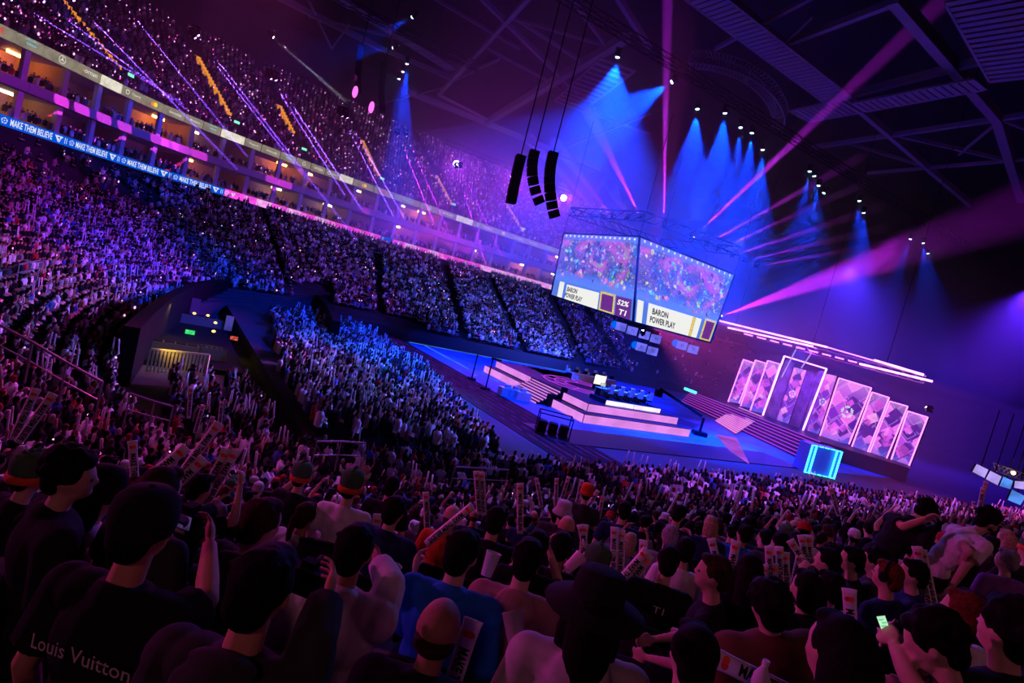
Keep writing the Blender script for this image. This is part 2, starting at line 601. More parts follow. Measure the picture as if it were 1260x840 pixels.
# ------------------------------------------------------------------ LED ribbon and the lit sponsor board, panel by panel
M_RB = mat('ribbon_blue_led', emis=(0.0, 0.09, 0.75), strength=1.0, noise=0.1, scale=3)
M_RP = mat('ribbon_pink_led', emis=(0.95, 0.07, 0.8), strength=1.1, noise=0.25, scale=1.2)
M_RPW = mat('ribbon_pale_led', emis=(1.0, 0.36, 0.95), strength=1.05, noise=0.2, scale=1.5)
M_RW = mat('ribbon_white_print', emis=(0.82, 0.9, 1.0), strength=0.95, noise=0)
M_BD = mat('board_olive_light', emis=(0.30, 0.27, 0.19), strength=0.85, noise=0.2, scale=1.5)
M_BDB = mat('board_bright_light', emis=(0.85, 0.80, 0.62), strength=1.0, noise=0.15, scale=1.5)
M_BDP = mat('board_pale_print', emis=(1.0, 0.96, 0.85), strength=0.95, noise=0)
M_BDD = mat('board_dark_print', emis=(0.05, 0.045, 0.04), strength=1.0, noise=0)
M_YEL = mat('yellow_logo_light', emis=(1.0, 0.72, 0.03), strength=1.2, noise=0)
M_ORG = mat('orange_logo_light', emis=(1.0, 0.25, 0.03), strength=1.1, noise=0)
M_RED = mat('red_logo_light', emis=(0.9, 0.06, 0.04), strength=1.0, noise=0)
M_TEAL = mat('teal_logo_light', emis=(0.3, 0.8, 0.85), strength=0.9, noise=0)

PANEL = {}

def slab_mesh(key, L, H, m, t=0.12):
    k = (key, round(L, 2), round(H, 2))
    if k not in PANEL:
        PANEL[k] = MB().box((0, 0, 0), (L, H, t)).mesh(key, [m])
    return PANEL[k]

def seg_frame(la, lb, off, z):
    a, b = wall(la, off, z), wall(lb, off, z)
    c = (a + b) / 2
    x = (b - a).normalized()
    up = Vector((0, 0, 1))
    nz = x.cross(up)
    if nz.dot(EYE - c) < 0:      # face the arena
        x = -x
    return c, x, (b - a).length

def wing_logo():
    """white winged emblem: a wide winged bar folding to a point, with a slim slash beside it"""
    mb = MB()
    mb.v = [(-.62, .42, 0), (.15, .42, 0), (.03, .2, 0), (-.12, .2, 0), (-.17, .05, 0), (-.3, -.05, 0), (-.02, -.5, 0), (.1, -.18, 0), (.16, .02, 0), (.03, .2, 0),
            (.2, .42, 0), (.75, .42, 0), (.64, .2, 0), (.5, .2, 0), (.22, -.5, 0), (.06, -.5, 0), (.32, .2, 0), (.12, .2, 0)]
    mb.f = [(0, 5, 4, 3, 2, 1), (5, 6, 7, 8, 4), (10, 17, 16, 13, 12, 11), (16, 15, 14, 13)]
    mb.m = [0] * 4
    return mb

def rose_logo():
    mb = MB()
    for k in range(5):
        a = math.pi / 2 + k * 2 * math.pi / 5
        c = (math.cos(a) * .27, math.sin(a) * .27)
        for q in range(3):
            b = a + (q - 1) * 0.9
            mb.quad((c[0], c[1], 0), (c[0] + math.cos(b - .35) * .2, c[1] + math.sin(b - .35) * .2, 0), (c[0] + math.cos(b) * .27, c[1] + math.sin(b) * .27, 0), (c[0] + math.cos(b + .35) * .2, c[1] + math.sin(b + .35) * .2, 0))
    mb.box((0, 0, 0), (.16, .16, .004), rz=.4)
    return mb

WING = wing_logo().mesh('winged_emblem', M_RW)
ROSE = rose_logo().mesh('rose_emblem', M_RW)

lb_split = l_of_px(277, 235, 13.1)
rib = thing('led_ribbon', 'long blue and pink LED ribbon running along the lower balcony edge', 'led screen')
PER_L = 7.2
l_text0 = l_of_px(46, 166, 13.1)           # middle of a slogan
k0 = int(math.floor((L0 - l_text0) / PER_L))
l = l_text0 + k0 * PER_L - PER_L / 2
HR = Z_RIB1 - Z_RIB0
zr = (Z_RIB0 + Z_RIB1) / 2
l_b2a, l_b2b = l_of_px(463, 296, 13.1), l_of_px(485, 302, 13.1)
while l < L1 - 8:
    blue = l < lb_split - 1
    nsub = 3
    for q in range(nsub):
        la, lb = l + PER_L * q / nsub, l + PER_L * (q + 1) / nsub
        c, x, L = seg_frame(la, lb, -0.05, zr)
        isb = blue or (l_b2a <= (la + lb) / 2 <= l_b2b)
        mm = M_RB if isb else (M_RPW if (q + int(l / PER_L)) % 3 == 0 or la > l_of_px(600, 335, 13.1) else M_RP)
        on_face(slab_mesh('rib' + mm.name, L + 0.02, HR, mm), 'led_panel', rib, c, x, (0, 0, 1), 0)
    if blue:
        c, x, L = seg_frame(l + .9, l + 5.1, -0.05, zr)
        on_face(text_mesh('MAKE THEM BELIEVE', M_RW, 4.3, 0.66, bold=.02), 'lettering', rib, c, x, (0, 0, 1), .16)
        for dl, me, sc in ((5.85, WING, .72), (6.75, text_mesh('11', M_RW, .28, .6, bold=.02), 1), (7.5, ROSE, .62)):
            c, x, L = seg_frame(l + dl - .1, l + dl + .1, -0.05, zr)
            o = on_face(me, 'emblem' if me is not None else 'x', rib, c, x, (0, 0, 1), .16)
            o.matrix_basis = o.matrix_basis @ Matrix.Scale(sc, 4)
    else:
        for dl, me, sc in ((1.2, WING, .5), (3.2, ROSE, .7), (5.3, text_mesh('T1', M_RW, .5, .5, bold=.03), 1)):
            c, x, L = seg_frame(l + dl - .1, l + dl + .1, -0.05, zr)
            o = on_face(me, 'emblem', rib, c, x, (0, 0, 1), .16)
            o.matrix_basis = o.matrix_basis @ Matrix.Scale(sc, 4)
    l += PER_L

# sponsor board
def ring_mesh(r, w, m, n=20, star=False):
    mb = MB()
    for k in range(n):
        a, b = 2 * math.pi * k / n, 2 * math.pi * (k + 1) / n
        mb.quad((math.cos(a) * r, math.sin(a) * r, 0), (math.cos(b) * r, math.sin(b) * r, 0), (math.cos(b) * (r - w), math.sin(b) * (r - w), 0), (math.cos(a) * (r - w), math.sin(a) * (r - w), 0))
    if star:
        for k in range(3):
            a = math.pi / 2 + k * 2 * math.pi / 3
            p = Vector((math.cos(a) * (r - w * .5), math.sin(a) * (r - w * .5), 0))
            s = Vector((-math.sin(a), math.cos(a), 0)) * r * .17
            e = Vector((math.cos(a + math.pi), math.sin(a + math.pi), 0)) * r * .1
            mb.v += [tuple(p), tuple(s + e * 0), tuple(-s)]
            n0 = len(mb.v)
            mb.f.append((n0 - 3, n0 - 2, n0 - 1))
            mb.m.append(0)
    return mb.mesh('ring_logo', m)

def disc_mesh(r, m, n=20):
    mb = MB()
    mb.v = [(math.cos(2 * math.pi * k / n) * r, math.sin(2 * math.pi * k / n) * r, 0) for k in range(n)]
    mb.f = [tuple(range(n))]
    mb.m = [0]
    return mb.mesh('disc_logo', m)

STAR = ring_mesh(.4, .06, M_BDP, star=True)
RING = ring_mesh(.28, .09, M_BDP)
DISCY, DISCO = disc_mesh(.27, M_YEL), disc_mesh(.27, M_ORG)
brd = thing('sponsor_board', 'olive backlit sponsor board with logos running below the upper tier', 'led board')
edges_px = [(-30, 24), (18, 47), (48.5, 63), (91.5, 84), (122, 99), (149, 112), (175, 123), (202, 135), (227, 147), (250, 157), (272, 166), (299, 177), (321, 186), (341.5, 195.5), (360, 203), (381, 211.5), (399, 216), (417, 222.5), (433.5, 229)]
edges = [l_of_px(x, y, 20.8) for x, y in edges_px]
while edges[-1] < L1 - 6:
    edges.append(edges[-1] + (5.2 if len(edges) % 4 == 1 else 3.9))
SP = ['puma', 'cisco', 'star', 'omen', 'MASTERCARD', 'ring+Opera', 'disc', 'secretlab', 'Mobalytics', 'cisco', 'MASTERCARD', 'HyperX', 'coca-cola', 'cisco', 'star2', 'omen', 'ring+Opera', 'MASTERCARD', 'disc']
zb = (Z_BRD0 + Z_BRD1) / 2
for k, (la, lb) in enumerate(zip(edges[:-1], edges[1:])):
    la, lb = min(la, lb), max(la, lb)
    if lb - la < .4:
        continue
    kind = SP[k % len(SP)]
    c, x, L = seg_frame(la + .12, lb - .12, -.1, zb)
    bright = kind == 'MASTERCARD'
    p = on_face(slab_mesh('brd' + kind, L, Z_BRD1 - Z_BRD0 - .1, M_BDB if bright else M_BD, .3), 'board_panel', brd, c, x, (0, 0, 1), 0)
    def put(me, dx, name='lettering'):
        on_face(me, name, brd, c + x * dx, x, (0, 0, 1), .2)
    if kind == 'star':
        put(STAR, 0, 'star_in_ring')
    elif kind == 'star2':
        put(RING, 0, 'ring_logo')
    elif kind == 'disc':
        put(DISCO, -.18, 'disc_logo')
        on_face(DISCY, 'disc_logo', brd, c + x * .18, x, (0, 0, 1), .22)
    elif kind.startswith('ring'):
        put(RING, -L * .3, 'ring_logo')
        put(text_mesh('Opera', M_BDP, L * .45, .34, bold=.01), L * .14)
    elif kind == 'MASTERCARD':
        put(text_mesh('SECRETLAB', M_BDP, L * .75, .42, bold=.03), 0)
    elif kind == 'puma':
        put(text_mesh('FX', M_RED, L * .35, .6, bold=.02), 0)
    elif kind == 'cisco':
        put(text_mesh('cisco', M_TEAL, L * .42, .3, bold=.02), 0)
        mb = MB()
        for q in range(9):
            h = (.08, .16, .26, .16, .08, .16, .26, .16, .08)[q]
            mb.box(((q - 4) * .14, .18 + h / 2, 0), (.05, h, .01))
        mb.v = [(a, b + .08, cc) for a, b, cc in mb.v]
        put(mb.mesh('bar_logo', M_TEAL), 0, 'bar_logo')
    else:
        put(text_mesh({'omen': 'ornan'}.get(kind, kind), M_BDP, L * .6, .34, bold=.01), 0)
        if kind == 'omen':
            put(disc_mesh(.1, M_ORG, 10), -L * .36, 'disc_logo')

# mid balcony fascia, columns and partitions of the suites
fas = link('wall_balcony', None)
fas['kind'] = 'structure'
BAY = 4.3
q = np.arange(L0, L1, BAY)
for k, (a, b) in enumerate(zip(q[:-1], q[1:])):
    c, x, L = seg_frame(a + .02, b - .02, -.45, (Z_MID0 + Z_MID1) / 2 + .05)
    on_face(slab_mesh('fascia', L, Z_MID1 - Z_MID0, M_FASCIA, .25), 'fascia_panel', fas, c, x, (0, 0, 1), 0)
    for z0, z1 in ((Z_RIB1, Z_MID0), (Z_MID1, Z_BRD0)):
        p = wall(b, .5, (z0 + z1) / 2)
        m = slab_mesh('column', .55, z1 - z0, M_COLUMN, .5)
        c, x, L = seg_frame(b - .1, b + .1, .5, (z0 + z1) / 2)
        on_face(m, 'column', fas, c, x, (0, 0, 1), 0)
        if k % 2:
            pa, pb = wall(b, 1.0, z0), wall(b, 6.4, z0)
            MB().quad(pa, pb, pb + Vector((0, 0, z1 - z0)), pa + Vector((0, 0, z1 - z0))).build('partition', M_SUITE, fas)
# warm ceiling lamps inside the suites
M_WARM = mat('warm_suite_lamp', emis=(1.0, 0.36, 0.06), strength=42, noise=0, sample='FRONT_BACK')
M_WARM2 = mat('pale_suite_lamp', emis=(1.0, 0.75, 0.45), strength=14, noise=0, sample='FRONT_BACK')
rngL = random.Random(5)
for k, (a, b) in enumerate(zip(q[:-1], q[1:])):
    for lv, zc in ((0, Z_MID0 - .1), (1, Z_BRD0 - .1)):
        if rngL.random() < .55:
            continue
        c, x, L = seg_frame(a + 1.2, b - 1.2, 4.4, zc)
        o = on_face(slab_mesh('lamp%d' % (rngL.random() < .3), 1.6, .25, rngL.choice([M_WARM, M_WARM, M_WARM2]), .08), 'suite_lamp', None, c, x, (0, 0, 1), 0)
        o.rotation_mode = 'XYZ'
        tag(o, 'warm ceiling lamp glowing inside a balcony suite', 'lamp', 'warm lamps in the balcony suites')
# discs of light on the fascia
for px, py, wd in BALC_SPOTS:
    l = l_of_px(px, py, 16.8)
    t = wall(l, -.5, 16.8)
    a = Vector(t) + (Vector((10, 45, 26)) - Vector(t)) * .8
    a = W(2, 38, 36)
    ang = math.degrees(2 * math.atan(wd * 1.0 / (t - a).length))
    spot('balcony_spot_light', a, t, (1.0, 0.06, 0.85), 260000, ang, 0.08, 0.02)

# ------------------------------------------------------------------ roof steel
roof = link('ceiling_steelwork', None)
roof['kind'] = 'structure'
ZR = 40.0
def rb(x0, y0, x1, y1, w=.7, z=ZR, z2=None):
    MB().beam(at_z(x0, y0, z), at_z(x1, y1, z2 or z), w, w * 1.2).build('roof_beam', M_BEAM, roof)
for a in [(500, 112, 738, 208, .8), (655, -8, 540, 117, .5), (772, 45, 600, 150, .9), (600, 150, 470, 172, .4), (590, -5, 740, 143, .45), (540, 117, 605, 150, .35),
          (630, 20, 715, 75, .3), (600, 60, 690, 108, .25), (630, 22, 740, 55, .25), (700, -5, 745, 55, .3), (1100, -3, 1228, 145, .9), (1228, 145, 1258, 245, .9),
          (1103, 2, 966, 54, .5), (1037, 119, 1262, 60, .6), (1000, 181, 1262, 141, .45), (1068, 213, 1262, 196, .35), (893, -4, 1042, 120, .6), (1042, 120, 1195, 252, .6),
          (1100, 165, 1230, 195, .35), (1045, 176, 1130, 202, .3), (1228, 145, 1262, 158, .3), (880, 60, 1000, -4, .35), (1000, 20, 966, 54, .2), (760, -4, 800, 60, .5),
          (420, 140, 545, 108, .2), (530, -5, 640, 60, .3), (1180, 190, 1228, 150, .25), (330, -10, 470, 60, .6), (470, 60, 560, 98, .5), (380, 20, 500, 50, .25), (560, 98, 615, 72, .3),
          (380, 0, 408, 60, .25), (408, 60, 430, 30, .2), (740, 143, 800, 165, .25), (672, 190, 800, 140, .25)]:
    rb(*a[:4], w=a[4])
def ladder(p0, p1, width, n, z=38.0):
    a, b = at_z(*p0, z), at_z(*p1, z)
    d = (b - a).normalized()
    s = Vector((-d.y, d.x, 0)) * width / 2
    mb = MB()
    mb.beam(a + s, b + s, .2)
    mb.beam(a - s, b - s, .2)
    for k in range(n + 1):
        c = a + (b - a) * (k / n)
        mb.box(c, (width, .55, .15), rz=math.atan2(s.y, s.x))
    mb.build('catwalk', M_BEAM, roof)
ladder((855, -12), (1030, 122), 3.2, 34)
ladder((1058, 132), (1203, 104), 2.4, 16)
ladder((1215, -5), (1262, 95), 5.0, 16)
ladder((985, 143), (1045, 131), 3.6, 9)
ladder((700, 130), (760, 80), 4.5, 12)
ladder((400, -12), (555, 85), 1.8, 26)
# curved lighting truss
def truss(pts, w, m=M_ALU, name='truss_frame', parent=None, k=1):
    mb = MB()
    P = [Vector(p) for p in pts]
    offs = []
    for i, p in enumerate(P):
        d = (P[min(i + 1, len(P) - 1)] - P[max(i - 1, 0)]).normalized()
        s = d.cross(Vector((0, 0, 1))).normalized() * w / 2
        u = Vector((0, 0, w / 2))
        offs.append([p + s + u, p - s + u, p - s - u, p + s - u])
    for i in range(len(P) - 1):
        for q in range(4):
            mb.beam(offs[i][q], offs[i + 1][q], w * .1)
            mb.beam(offs[i][q], offs[i + 1][(q + 1) % 4], w * .06)
    return mb.build(name, m, parent)
arc = catmull([(850, 73), (876, 75), (905, 83), (930, 96), (950, 116), (960, 138), (958, 152)], 6)
rt = thing('curved_truss', 'curved aluminium ring truss hanging under the dark roof', 'truss', loc=at_z(905, 83, 33))
truss([at_z(x, y, 33) for x, y in arc], 1.1, parent=rt)
fix(rt)
# straight lighting trusses along the arena
for s0, s1, n, z, lab in ((10, 120, 38.5, 30.8, 'long black lighting truss carrying the blue wash lights'), (36, 70, 93, 30.9, 'black lighting truss with magenta lights before the far upper tier'),
                          (6, 26, 60.5, 31.8, 'short lighting truss with blue lights at the screen\'s far end')):
    t = thing('lighting_truss', lab, 'truss', loc=W(s0, n, z))
    truss([W(s, n, z) for s in np.arange(s0, s1, 1.6)], .7, M_BLACK, parent=t)
    fix(t)

# ------------------------------------------------------------------ haze
def haze(name, box, dens, col=(1, 1, 1), label=''):
    (s0, s1), (n0, n1), (z0, z1) = box
    mb = MB().hexa([W(s0, n0, z0), W(s1, n0, z0), W(s1, n1, z0), W(s0, n1, z0), W(s0, n0, z1), W(s1, n0, z1), W(s1, n1, z1), W(s0, n1, z1)])
    m = bpy.data.materials.new(name)
    m.use_nodes = True
    nt = m.node_tree
    nt.nodes.clear()
    o = nt.nodes.new('ShaderNodeOutputMaterial')
    v = nt.nodes.new('ShaderNodeVolumeScatter')
    v.inputs['Density'].default_value = dens
    v.inputs['Anisotropy'].default_value = 0.15
    v.inputs['Color'].default_value = (*col, 1)
    nt.links.new(v.outputs[0], o.inputs[1])
    ob = mb.build(name, m)
    tag(ob, label, 'haze', None, 'stuff')
    return ob
haze('haze', ((-40, 148), (21, 130), (12.2, 48)), 0.0016, label='thin stage haze filling the upper air of the arena')
haze('haze', ((14, 146), (34, 104), (11.5, 34)), 0.006, label='thicker haze hanging under the roof around the lighting rig')
haze('haze', ((55, 146), (24, 70), (0.2, 11.4)), 0.0045, label='low haze drifting over the main stage')

for a, t, ang, k, dens, cn in SHAFTS:  # denser haze cones added along the beams so their light shows
    d = (Vector(t) - Vector(a))
    L = d.length
    d.normalize()
    a0 = Vector(a) + d * .85 + Vector((0, 0, -.35))
    d = (Vector(t) - a0).normalized()
    a0 = a0 + d * .05
    t0 = a0 + d * (L * k)
    r1 = max(.1, L * k * math.tan(math.radians(ang / 2)) * 1.05)
    key = 'added_beam_haze_%.3f' % dens
    if key not in MATS:
        m = bpy.data.materials.new(key)
        m.use_nodes = True
        nt = m.node_tree
        nt.nodes.clear()
        o = nt.nodes.new('ShaderNodeOutputMaterial')
        v = nt.nodes.new('ShaderNodeVolumeScatter')
        v.inputs['Density'].default_value = dens
        nt.links.new(v.outputs[0], o.inputs[1])
        MATS[key] = m
    ob = MB().tube([a0, t0], [.05, r1], 12).build('added_haze_cone', MATS[key])
    tag(ob, 'slender haze cone added to make a %s beam show' % cn, 'haze', 'haze cones added along the beams', 'stuff')

# ------------------------------------------------------------------ distant crowd (stuff): low figures set seat by seat
rs = np.random.RandomState(7)

def template(full=True, pose=0):
    """low figure facing +y: verts, tris, colour code per vertex (0 cloth, 1 skin, 2 hair, 3 trousers, 4 stick)"""
    V, Fc, K = [], [], []
    def hexa(p, k):
        b = len(V)
        V.extend(p)
        K.extend([k] * 8)
        for a in ((4, 5, 6, 7), (0, 1, 5, 4), (1, 2, 6, 5), (2, 3, 7, 6), (3, 0, 4, 7)):
            Fc.append((b + a[0], b + a[1], b + a[2]))
            Fc.append((b + a[0], b + a[2], b + a[3]))
    def taper(z0, z1, w0, d0, w1, d1, y0, y1, k):
        hexa([(-w0, y0 - d0, z0), (w0, y0 - d0, z0), (w0, y0 + d0, z0), (-w0, y0 + d0, z0), (-w1, y1 - d1, z1), (w1, y1 - d1, z1), (w1, y1 + d1, z1), (-w1, y1 + d1, z1)], k)
    def head(c, r, n):
        b = len(V)
        for zz, rr in ((-.115, .05), (-.03, .085), (.06, .085), (.12, .045)):
            for j in range(n):
                a = 2 * math.pi * j / n + .5
                x, y = math.cos(a) * rr * .92, math.sin(a) * rr * 1.08
                V.append((c[0] + x, c[1] + y, c[2] + zz))
                K.append(2 if (y < 0.015 or zz > .05) else 1)
        for i in range(3):
            for j in range(n):
                q, w = b + i * n + j, b + i * n + (j + 1) % n
                Fc.append((q, w, w + n))
                Fc.append((q, w + n, q + n))
        t = b + 3 * n
        for j in range(1, n - 1):
            Fc.append((t, t + j, t + j + 1))
    taper(.42, .95, .17, .11, .21, .11, 0, .0, 0)
    taper(.95, 1.08, .21, .11, .08, .07, 0, .01, 0)
    head((0, .02, 1.2), .1, 5 if full else 4)
    if full:
        taper(.42, .56, .2, .08, .2, .08, .3, .3, 3)
        for s in (-1, 1):
            if pose == 0:
                hexa([(s * .2, -.04, .72), (s * .27, -.04, .72), (s * .27, .04, .68), (s * .2, .04, .68), (s * .19, -.05, 1.0), (s * .25, -.05, 1.0), (s * .25, .05, 1.0), (s * .19, .05, 1.0)], 0)
                hexa([(s * .2, .0, .68), (s * .27, .0, .68), (s * .18, .3, .62), (s * .1, .3, .62), (s * .2, .0, .76), (s * .27, .0, .76), (s * .18, .3, .70), (s * .1, .3, .70)], 1)
            else:
                hexa([(s * .19, -.04, .94), (s * .25, -.04, .94), (s * .25, .05, 1.0), (s * .19, .05, 1.0), (s * .2, .2, 1.15), (s * .27, .2, 1.15), (s * .27, .28, 1.2), (s * .2, .28, 1.2)], 0)
                hexa([(s * .2, .2, 1.15), (s * .26, .2, 1.15), (s * .26, .26, 1.15), (s * .2, .26, 1.15), (s * .16, .2, 1.4), (s * .21, .2, 1.4), (s * .21, .26, 1.4), (s * .16, .26, 1.4)], 1)
        if pose == 2:
            for s in (-1, 1):
                hexa([(s * .16, .2, 1.38), (s * .22, .2, 1.38), (s * .22, .23, 1.38), (s * .16, .23, 1.38), (s * .12, .16, 1.85), (s * .18, .16, 1.85), (s * .18, .2, 1.85), (s * .12, .2, 1.85)], 4)
    return np.array(V), np.array(Fc, np.int32), np.array(K)

TPL = [template(True, 0), template(True, 1), template(True, 2)]
TPL_S = [template(False)]
CLOTH = np.array([(.012, .012, .016)] * 16 + [(.05, .05, .06)] * 3 + [(.7, .7, .74)] * 5 + [(.5, .5, .52)] * 2 + [(.22, .22, .24)] * 2 + [(.03, .05, .2), (.05, .12, .4), (.4, .03, .03), (.35, .2, .12), (.1, .2, .12), (.5, .3, .35)])
SKIN = np.array([(.55, .33, .24), (.62, .42, .32), (.35, .2, .13), (.7, .5, .4)])
HAIR = np.array([(.012, .01, .01)] * 6 + [(.05, .03, .02), (.12, .08, .05), (.4, .35, .3), (.3, .03, .03)])

def crowd_mesh(name, P, yaw, label, tpls, group=None, weights=None, sc=1.0, bright=1.0):
    P, yaw = np.asarray(P), np.asarray(yaw)
    N = len(P)
    which = rs.choice(len(tpls), N, p=weights)
    VV, FF, CC = [], [], []
    base = 0
    for k, (V, Fc, K) in enumerate(tpls):
        ix = np.where(which == k)[0]
        if not len(ix):
            continue
        n, v = len(ix), len(V)
        ya = yaw[ix] + rs.normal(0, .25, n)
        ca, sa = np.cos(ya), np.sin(ya)
        S = sc * rs.uniform(.93, 1.07, n)
        lean = rs.normal(0, .06, n)
        x = V[None, :, 0] * S[:, None] + lean[:, None] * V[None, :, 2] * .7
        y = V[None, :, 1] * S[:, None] + rs.normal(.02, .05, n)[:, None] * V[None, :, 2]
        z = V[None, :, 2] * S[:, None]
        X = x * ca[:, None] - y * sa[:, None] + P[ix, 0][:, None]
        Y = x * sa[:, None] + y * ca[:, None] + P[ix, 1][:, None]
        Z = z + P[ix, 2][:, None]
        VV.append(np.stack([X, Y, Z], -1).reshape(-1, 3))
        FF.append((Fc[None] + (np.arange(n) * v)[:, None, None] + base).reshape(-1, 3))
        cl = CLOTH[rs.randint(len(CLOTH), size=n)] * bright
        sk = SKIN[rs.randint(len(SKIN), size=n)]
        ha = HAIR[rs.randint(len(HAIR), size=n)]
        tr = np.where(rs.rand(n)[:, None] < .25, np.array([.06, .08, .18]), np.array([.02, .02, .025]))
        st = np.tile(np.array([.8, .8, .82]), (n, 1))
        C = np.stack([cl, sk, ha, tr, st], 1)[:, K, :]
        CC.append(C.reshape(-1, 3))
        base += n * v
    V = np.concatenate(VV)
    Fa = np.concatenate(FF)
    C = np.concatenate(CC)
    me = bpy.data.meshes.new(name)
    me.vertices.add(len(V))
    me.vertices.foreach_set('co', V.astype(np.float32).ravel())
    me.loops.add(len(Fa) * 3)
    me.loops.foreach_set('vertex_index', Fa.ravel().astype(np.int32))
    me.polygons.add(len(Fa))
    me.polygons.foreach_set('loop_start', np.arange(0, len(Fa) * 3, 3, dtype=np.int32))
    at = me.attributes.new('col', 'FLOAT_COLOR', 'POINT')
    at.data.foreach_set('color', np.concatenate([C, np.ones((len(C), 1))], 1).astype(np.float32).ravel())
    me.materials.append(M_CROWD)
    me.update()
    me.validate()
    o = link(name, me)
    tag(o, label, 'crowd', group, 'stuff')
    return o

def lights_mesh(name, P, r, m, label):
    """tiny octahedra: lit wristbands, phone lights"""
    P = np.asarray(P)
    n = len(P)
    O = np.array([(1, 0, 0), (0, 1, 0), (-1, 0, 0), (0, -1, 0), (0, 0, 1), (0, 0, -1)], float)
    T = np.array([(0, 1, 4), (1, 2, 4), (2, 3, 4), (3, 0, 4), (1, 0, 5), (2, 1, 5), (3, 2, 5), (0, 3, 5)])
    R = (r * rs.uniform(.5, 1.25, n))[:, None, None] * O[None]
    R[:, :, 2] *= rs.uniform(.5, 1.6, n)[:, None]
    V = (P[:, None, :] + R).reshape(-1, 3)
    Fa = (T[None] + (np.arange(n) * 6)[:, None, None]).reshape(-1, 3)
    me = bpy.data.meshes.new(name)
    me.vertices.add(len(V))
    me.vertices.foreach_set('co', V.astype(np.float32).ravel())
    me.loops.add(len(Fa) * 3)
    me.loops.foreach_set('vertex_index', Fa.ravel().astype(np.int32))
    me.polygons.add(len(Fa))
    me.polygons.foreach_set('loop_start', np.arange(0, len(Fa) * 3, 3, dtype=np.int32))
    me.materials.append(m)
    me.update()
    return tag(link(name, me), label, 'lights', None, 'stuff')

def interp_idx(A, i):
    i0 = int(i)
    f_ = i - i0
    return A[i0] * (1 - f_) + A[min(i0 + 1, len(A) - 1)] * f_

VIEWPAD = 40
def seats(i0, i1, R, pitch=.52, r0=0.0, aisles=(), rseats=1.0):
    """seat points on the bowl between station samples i0..i1: x, y, z, yaw, row, station index"""
    out = []
    ii = np.arange(i0, i1, 1.0)
    for j in range(R):
        r = (j + .45) / R
        if r < r0:
            continue
        xy = FXY[i0:i1] + (BXY[i0:i1] - FXY[i0:i1]) * r
        z = FZ[i0:i1] + (BZ[i0:i1] - FZ[i0:i1]) * (j / R) ** GP
        L = np.concatenate([[0], np.cumsum(np.linalg.norm(np.diff(xy, axis=0), axis=1))])
        q = np.arange(rs.rand() * .3, L[-1], pitch)
        x = np.interp(q, L, xy[:, 0])
        y = np.interp(q, L, xy[:, 1])
        zz = np.interp(q, L, z)
        st = np.interp(q, L, ii)
        ox = np.interp(q, L, OUT[i0:i1, 0])
        oy = np.interp(q, L, OUT[i0:i1, 1])
        yaw = np.arctan2(-oy, -ox) - math.pi / 2
        for k in range(len(q)):
            out.append((x[k], y[k], zz[k], yaw[k], j, st[k]))
    return np.array(out)

def in_view(P, zoff=1.2, pad=VIEWPAD):
    v = P[:, :3] + np.array([0, 0, zoff]) - np.array(EYE)
    k = v @ np.array(FW)
    kk = np.maximum(k, .01)
    x = 630 + F_PX * (v @ np.array(CX)) / kk
    y = 420 - F_PX * (v @ np.array(CY)) / kk
    return (k > .2) & (x > -pad) & (x < 1260 + pad) & (y > -pad) & (y < 840 + pad), x, y

AISLES_PX = [(466, 330, 470, 398), (548, 325, 572, 412), (607, 348, 640, 415), (330, 270, 352, 345), (680, 365, 712, 430), (728, 388, 770, 450)]
def idx_of_px(px, py, r):
    best = None
    for i in range(9 * PER, len(FXY) - 1):
        q = to_px(bowl_pt(i, r))
        d = (q[0] - px) ** 2 + (q[1] - py) ** 2
        if best is None or d < best[0]:
            best = (d, i)
    return best[1]

# end and far stands
E_ = seats(9 * PER, 20 * PER - 1, 36)
ok, X, Y = in_view(E_)
E_, X, Y = E_[ok], X[ok], Y[ok]
keep = rs.rand(len(E_)) < .95
for x0, y0, x1, y1 in AISLES_PX:
    t = np.clip((Y - y0) / (y1 - y0), -.4, 1.3)
    xc = x0 + (x1 - x0) * t
    inside = (Y > y0 - 22) & (Y < y1 + 14) & (E_[:, 5] > 13 * PER)
    keep &= ~(inside & (np.abs(X - xc) < 3.2 + 2 * (x0 > 450)))
keep &= ~((X > 762 + (Y - 400) * .35) & (rs.rand(len(X)) < .97))
# empty dark portal around the mixing pit, dark ledge by the left ribbon
r_ = E_[:, 4] / 36
st = E_[:, 5]
keep &= ~((st > 12.2 * PER) & (st < 16 * PER) & (r_ < .09))
keep &= ~((np.abs(X - 385) < 26) & (np.abs(Y - 368) < 26))
keep &= ~((r_ > .93) & (rs.rand(len(r_)) < .8) & (X < 330))
keep &= ~((Y < 172 + (X - 0) * .36 + 14) & (rs.rand(len(r_)) < .85) & (X < 200))
E_ = E_[keep]
far = E_[:, 5] > 13.3 * PER
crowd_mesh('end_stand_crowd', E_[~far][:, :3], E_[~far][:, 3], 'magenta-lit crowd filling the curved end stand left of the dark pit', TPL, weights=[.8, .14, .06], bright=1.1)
crowd_mesh('far_stand_crowd', E_[far][:, :3], E_[far][:, 3], 'blue-lit crowd filling the far stand under the pink ribbon', TPL, weights=[.85, .12, .03])

